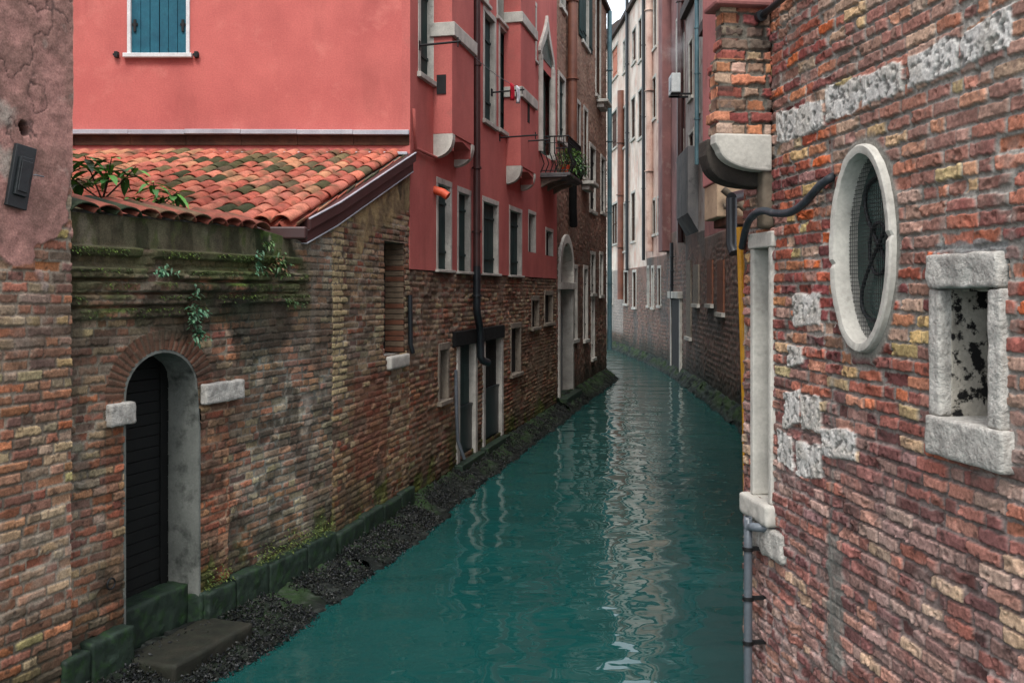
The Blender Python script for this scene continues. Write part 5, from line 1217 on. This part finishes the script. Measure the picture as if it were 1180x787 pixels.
# ------------------------------------------------------------------ 9. plants
def leafy(name, label, c, stems, L, w, cols, cat='plant', group=None, hang=False):
    root = thing(name, label, cat, c, group); lv = []; mb = MB()
    for dx, dy, hgt, n, le in stems:
        tip = c + Vector((dx, dy, hgt)); pts = [c, c.lerp(tip, .5) + Vector((dx * .1, dy * .1, hgt * .08)), tip]; mb.tube(pts, .008, 5, radii=[.010, .008, .005])
        for k in range(n):
            t = .55 + .45 * k / max(1, n - 1); p = pts[1].lerp(tip, (t - .5) * 2); a = k * 2.4 + R.uniform(-.4, .4)
            lv.append((p, (math.cos(a), math.sin(a), R.uniform(-.1, .6)), le * R.uniform(.75, 1.15), w * R.uniform(.8, 1.1), R.uniform(.2, .9), R.choice(cols)))
    mb.build('stem', M['rod_wood'], root); leaf_mesh('foliage', root, lv); return root
GL = [lin((96, 156, 66)), lin((126, 180, 88)), lin((72, 128, 60))]; GD = [lin((60, 74, 48))]
def at(px, py, Y): return Vector((wx(Y, px), Y, H + (HOR - py) / FPX * Y))
c = at(118, 232, 9.7); leafy('wild_shrub', 'broad leaved wild shrub growing on the shed roof, taller and leftmost of the two', c, [(-.18, .0, .46, 14, .27), (.05, .1, .44, 11, .25), (.30, .1, .36, 8, .22), (-.3, -.05, .24, 9, .26), (.12, -.1, .28, 8, .22)], .3, .085, GL + GD, 'shrub', 'shrubs growing on the shed roof')
c = at(182, 240, 10.4); leafy('wild_shrub', 'low bright green wild shrub among the coping tiles, right of the taller one', c, [(-.05, .0, .28, 10, .24), (.22, .0, .18, 9, .24), (-.25, 0, .10, 8, .2), (.02, .1, .14, 8, .2)], .26, .08, GL, 'shrub', 'shrubs growing on the shed roof')
def weed(label, px, py, n, rx, rz, L, cols, d=.06):
    s_ = FB.s(px); c = FB.P(s_, d, FB.z(px, py)); root = thing('wall_weed', label, 'weed', c, 'weeds growing on the garden wall'); lv = []; mb = MB()
    for k in range(max(5, n // 14)):
        p1 = c + FB.d.to_3d() * R.gauss(0, rx) + Vector((0, 0, R.gauss(0, rz))) + FB.n.to_3d() * R.uniform(.01, .10); mb.tube([c - FB.n.to_3d() * .03, c.lerp(p1, .5) + FB.n.to_3d() * .04, p1], .003, 4)
        for j in range(14):
            q = c.lerp(p1, R.uniform(.2, 1.05)) + Vector((R.gauss(0, .02), R.gauss(0, .02), R.gauss(0, .02))) + FB.n.to_3d() * .03
            lv.append((q, (R.gauss(0, 1) + FB.n.x, R.gauss(0, 1) + FB.n.y, R.gauss(-.1, .7)), L * R.uniform(.6, 1.3), L * .5, R.uniform(0, .8), R.choice(cols)))
    mb.build('stem', M['rod_wood'], root); leaf_mesh('foliage', root, lv)
GW = [lin((78, 110, 60)), lin((56, 88, 52)), lin((100, 124, 70))]; GB = [lin((74, 116, 88)), lin((92, 130, 98)), lin((60, 94, 66))]
weed('leafy weed with reddish stems under the gutter end of the shed', 312, 306, 190, .12, .10, .055, GW + [lin((120, 90, 62))])
weed('round leaved weed on the ledge just left of the gutter end', 287, 302, 80, .05, .09, .05, GB)
weed('small fern tuft on the mossy stepped courses, left of the arch top', 172, 314, 80, .09, .06, .045, GB)
weed('hanging fern trailing down over the crown of the arch', 212, 352, 130, .07, .13, .055, GB)
weed('fern tip dangling into the arch opening', 219, 384, 90, .05, .09, .05, GB)
weed('low green weed on the stepped courses below the gutter end', 330, 350, 70, .13, .04, .04, GW)
weed('tiny weed high on the mossy band above the ledge', 300, 282, 30, .04, .05, .04, GW)

# ------------------------------------------------------------------ 10. steam from a vent
m = bpy.data.materials.new('steam'); m.use_nodes = True; nt = m.node_tree; nt.nodes.remove(nt.nodes['Principled BSDF'])
pv = nt.nodes.new('ShaderNodeVolumePrincipled'); pv.inputs['Color'].default_value = (.95, .95, .95, 1)
tc = nt.nodes.new('ShaderNodeTexCoord'); ln = nt.nodes.new('ShaderNodeVectorMath'); ln.operation = 'LENGTH'; nt.links.new(tc.outputs['Object'], ln.inputs[0])
nz_ = noise_node(nt, tc.outputs['Object'], 2.2, 4, .6); rr = ramp(nt, ln.outputs['Value'], [(.15, 1.0), (.95, 0.0)]); r2 = ramp(nt, nz_, [(.42, 0.0), (.7, 1.0)])
mu = nt.nodes.new('ShaderNodeMath'); mu.operation = 'MULTIPLY'; nt.links.new(rr, mu.inputs[0]); nt.links.new(r2, mu.inputs[1])
m2 = nt.nodes.new('ShaderNodeMath'); m2.operation = 'MULTIPLY'; nt.links.new(mu.outputs[0], m2.inputs[0]); m2.inputs[1].default_value = 1.1; nt.links.new(m2.outputs[0], pv.inputs['Density'])
nt.links.new(pv.outputs[0], nt.nodes['Material Output'].inputs['Volume'])
bm = bmesh.new(); bmesh.ops.create_icosphere(bm, subdivisions=3, radius=1.0); me = bpy.data.meshes.new('steam'); bm.to_mesh(me); bm.free(); me.materials.append(m)
st = link_mesh('steam', me, None); st.location = (wx(39, 783), 39, H + (HOR - 58) / FPX * 39); st.scale = (.75, .75, 1.0)
tag(st, 'faint white steam drifting above the air conditioner', 'steam', kind='stuff')

# moss cushions on the ledges of the garden wall
def moss():
    rg = random.Random(9); lv = []
    for _ in range(5200):
        s_ = rg.uniform(FB0, FB.s(350)); i = rg.choice([0, 0, 1, 2, 3, 4]); zc = (4.11, 3.92, 3.79, 3.665, 3.54)[i]; d = (.06, .07, .055, .045, .03)[i]
        if vnoise(s_ * 3.1, i * 5.3, 12) < .42 or (i == 4 and s_ > FB.s(235)): continue
        p = FB.P(s_, d + rg.gauss(0, .018), zc - .012 - abs(rg.gauss(0, .03)))
        lv.append((p, (FB.n.x + rg.gauss(0, .7), FB.n.y + rg.gauss(0, .7), rg.uniform(-.5, .8)), rg.uniform(.014, .036), .012, .4, lin(rg.choice([(84, 108, 44), (66, 88, 40), (104, 124, 54), (58, 70, 38)]))))
    for _ in range(1800):
        s_ = rg.choice([rg.uniform(FB0, FB.s(145)), rg.uniform(FB.s(232), FB.L)]); 
        if vnoise(s_ * 2.3, 1.5, 14) < .5: continue
        p = FB.P(s_, .02 + rg.random() * .1, .52 + abs(rg.gauss(0, .10)))
        lv.append((p, (FB.n.x + rg.gauss(0, .7), FB.n.y + rg.gauss(0, .7), rg.uniform(-.5, .8)), rg.uniform(.014, .04), .014, .4, lin(rg.choice([(84, 100, 40), (60, 78, 36), (100, 112, 48)]))))
    tag(leaf_mesh('moss', None, lv), 'green moss growing on the ledges and foot of the garden wall', 'moss', kind='stuff')
moss()
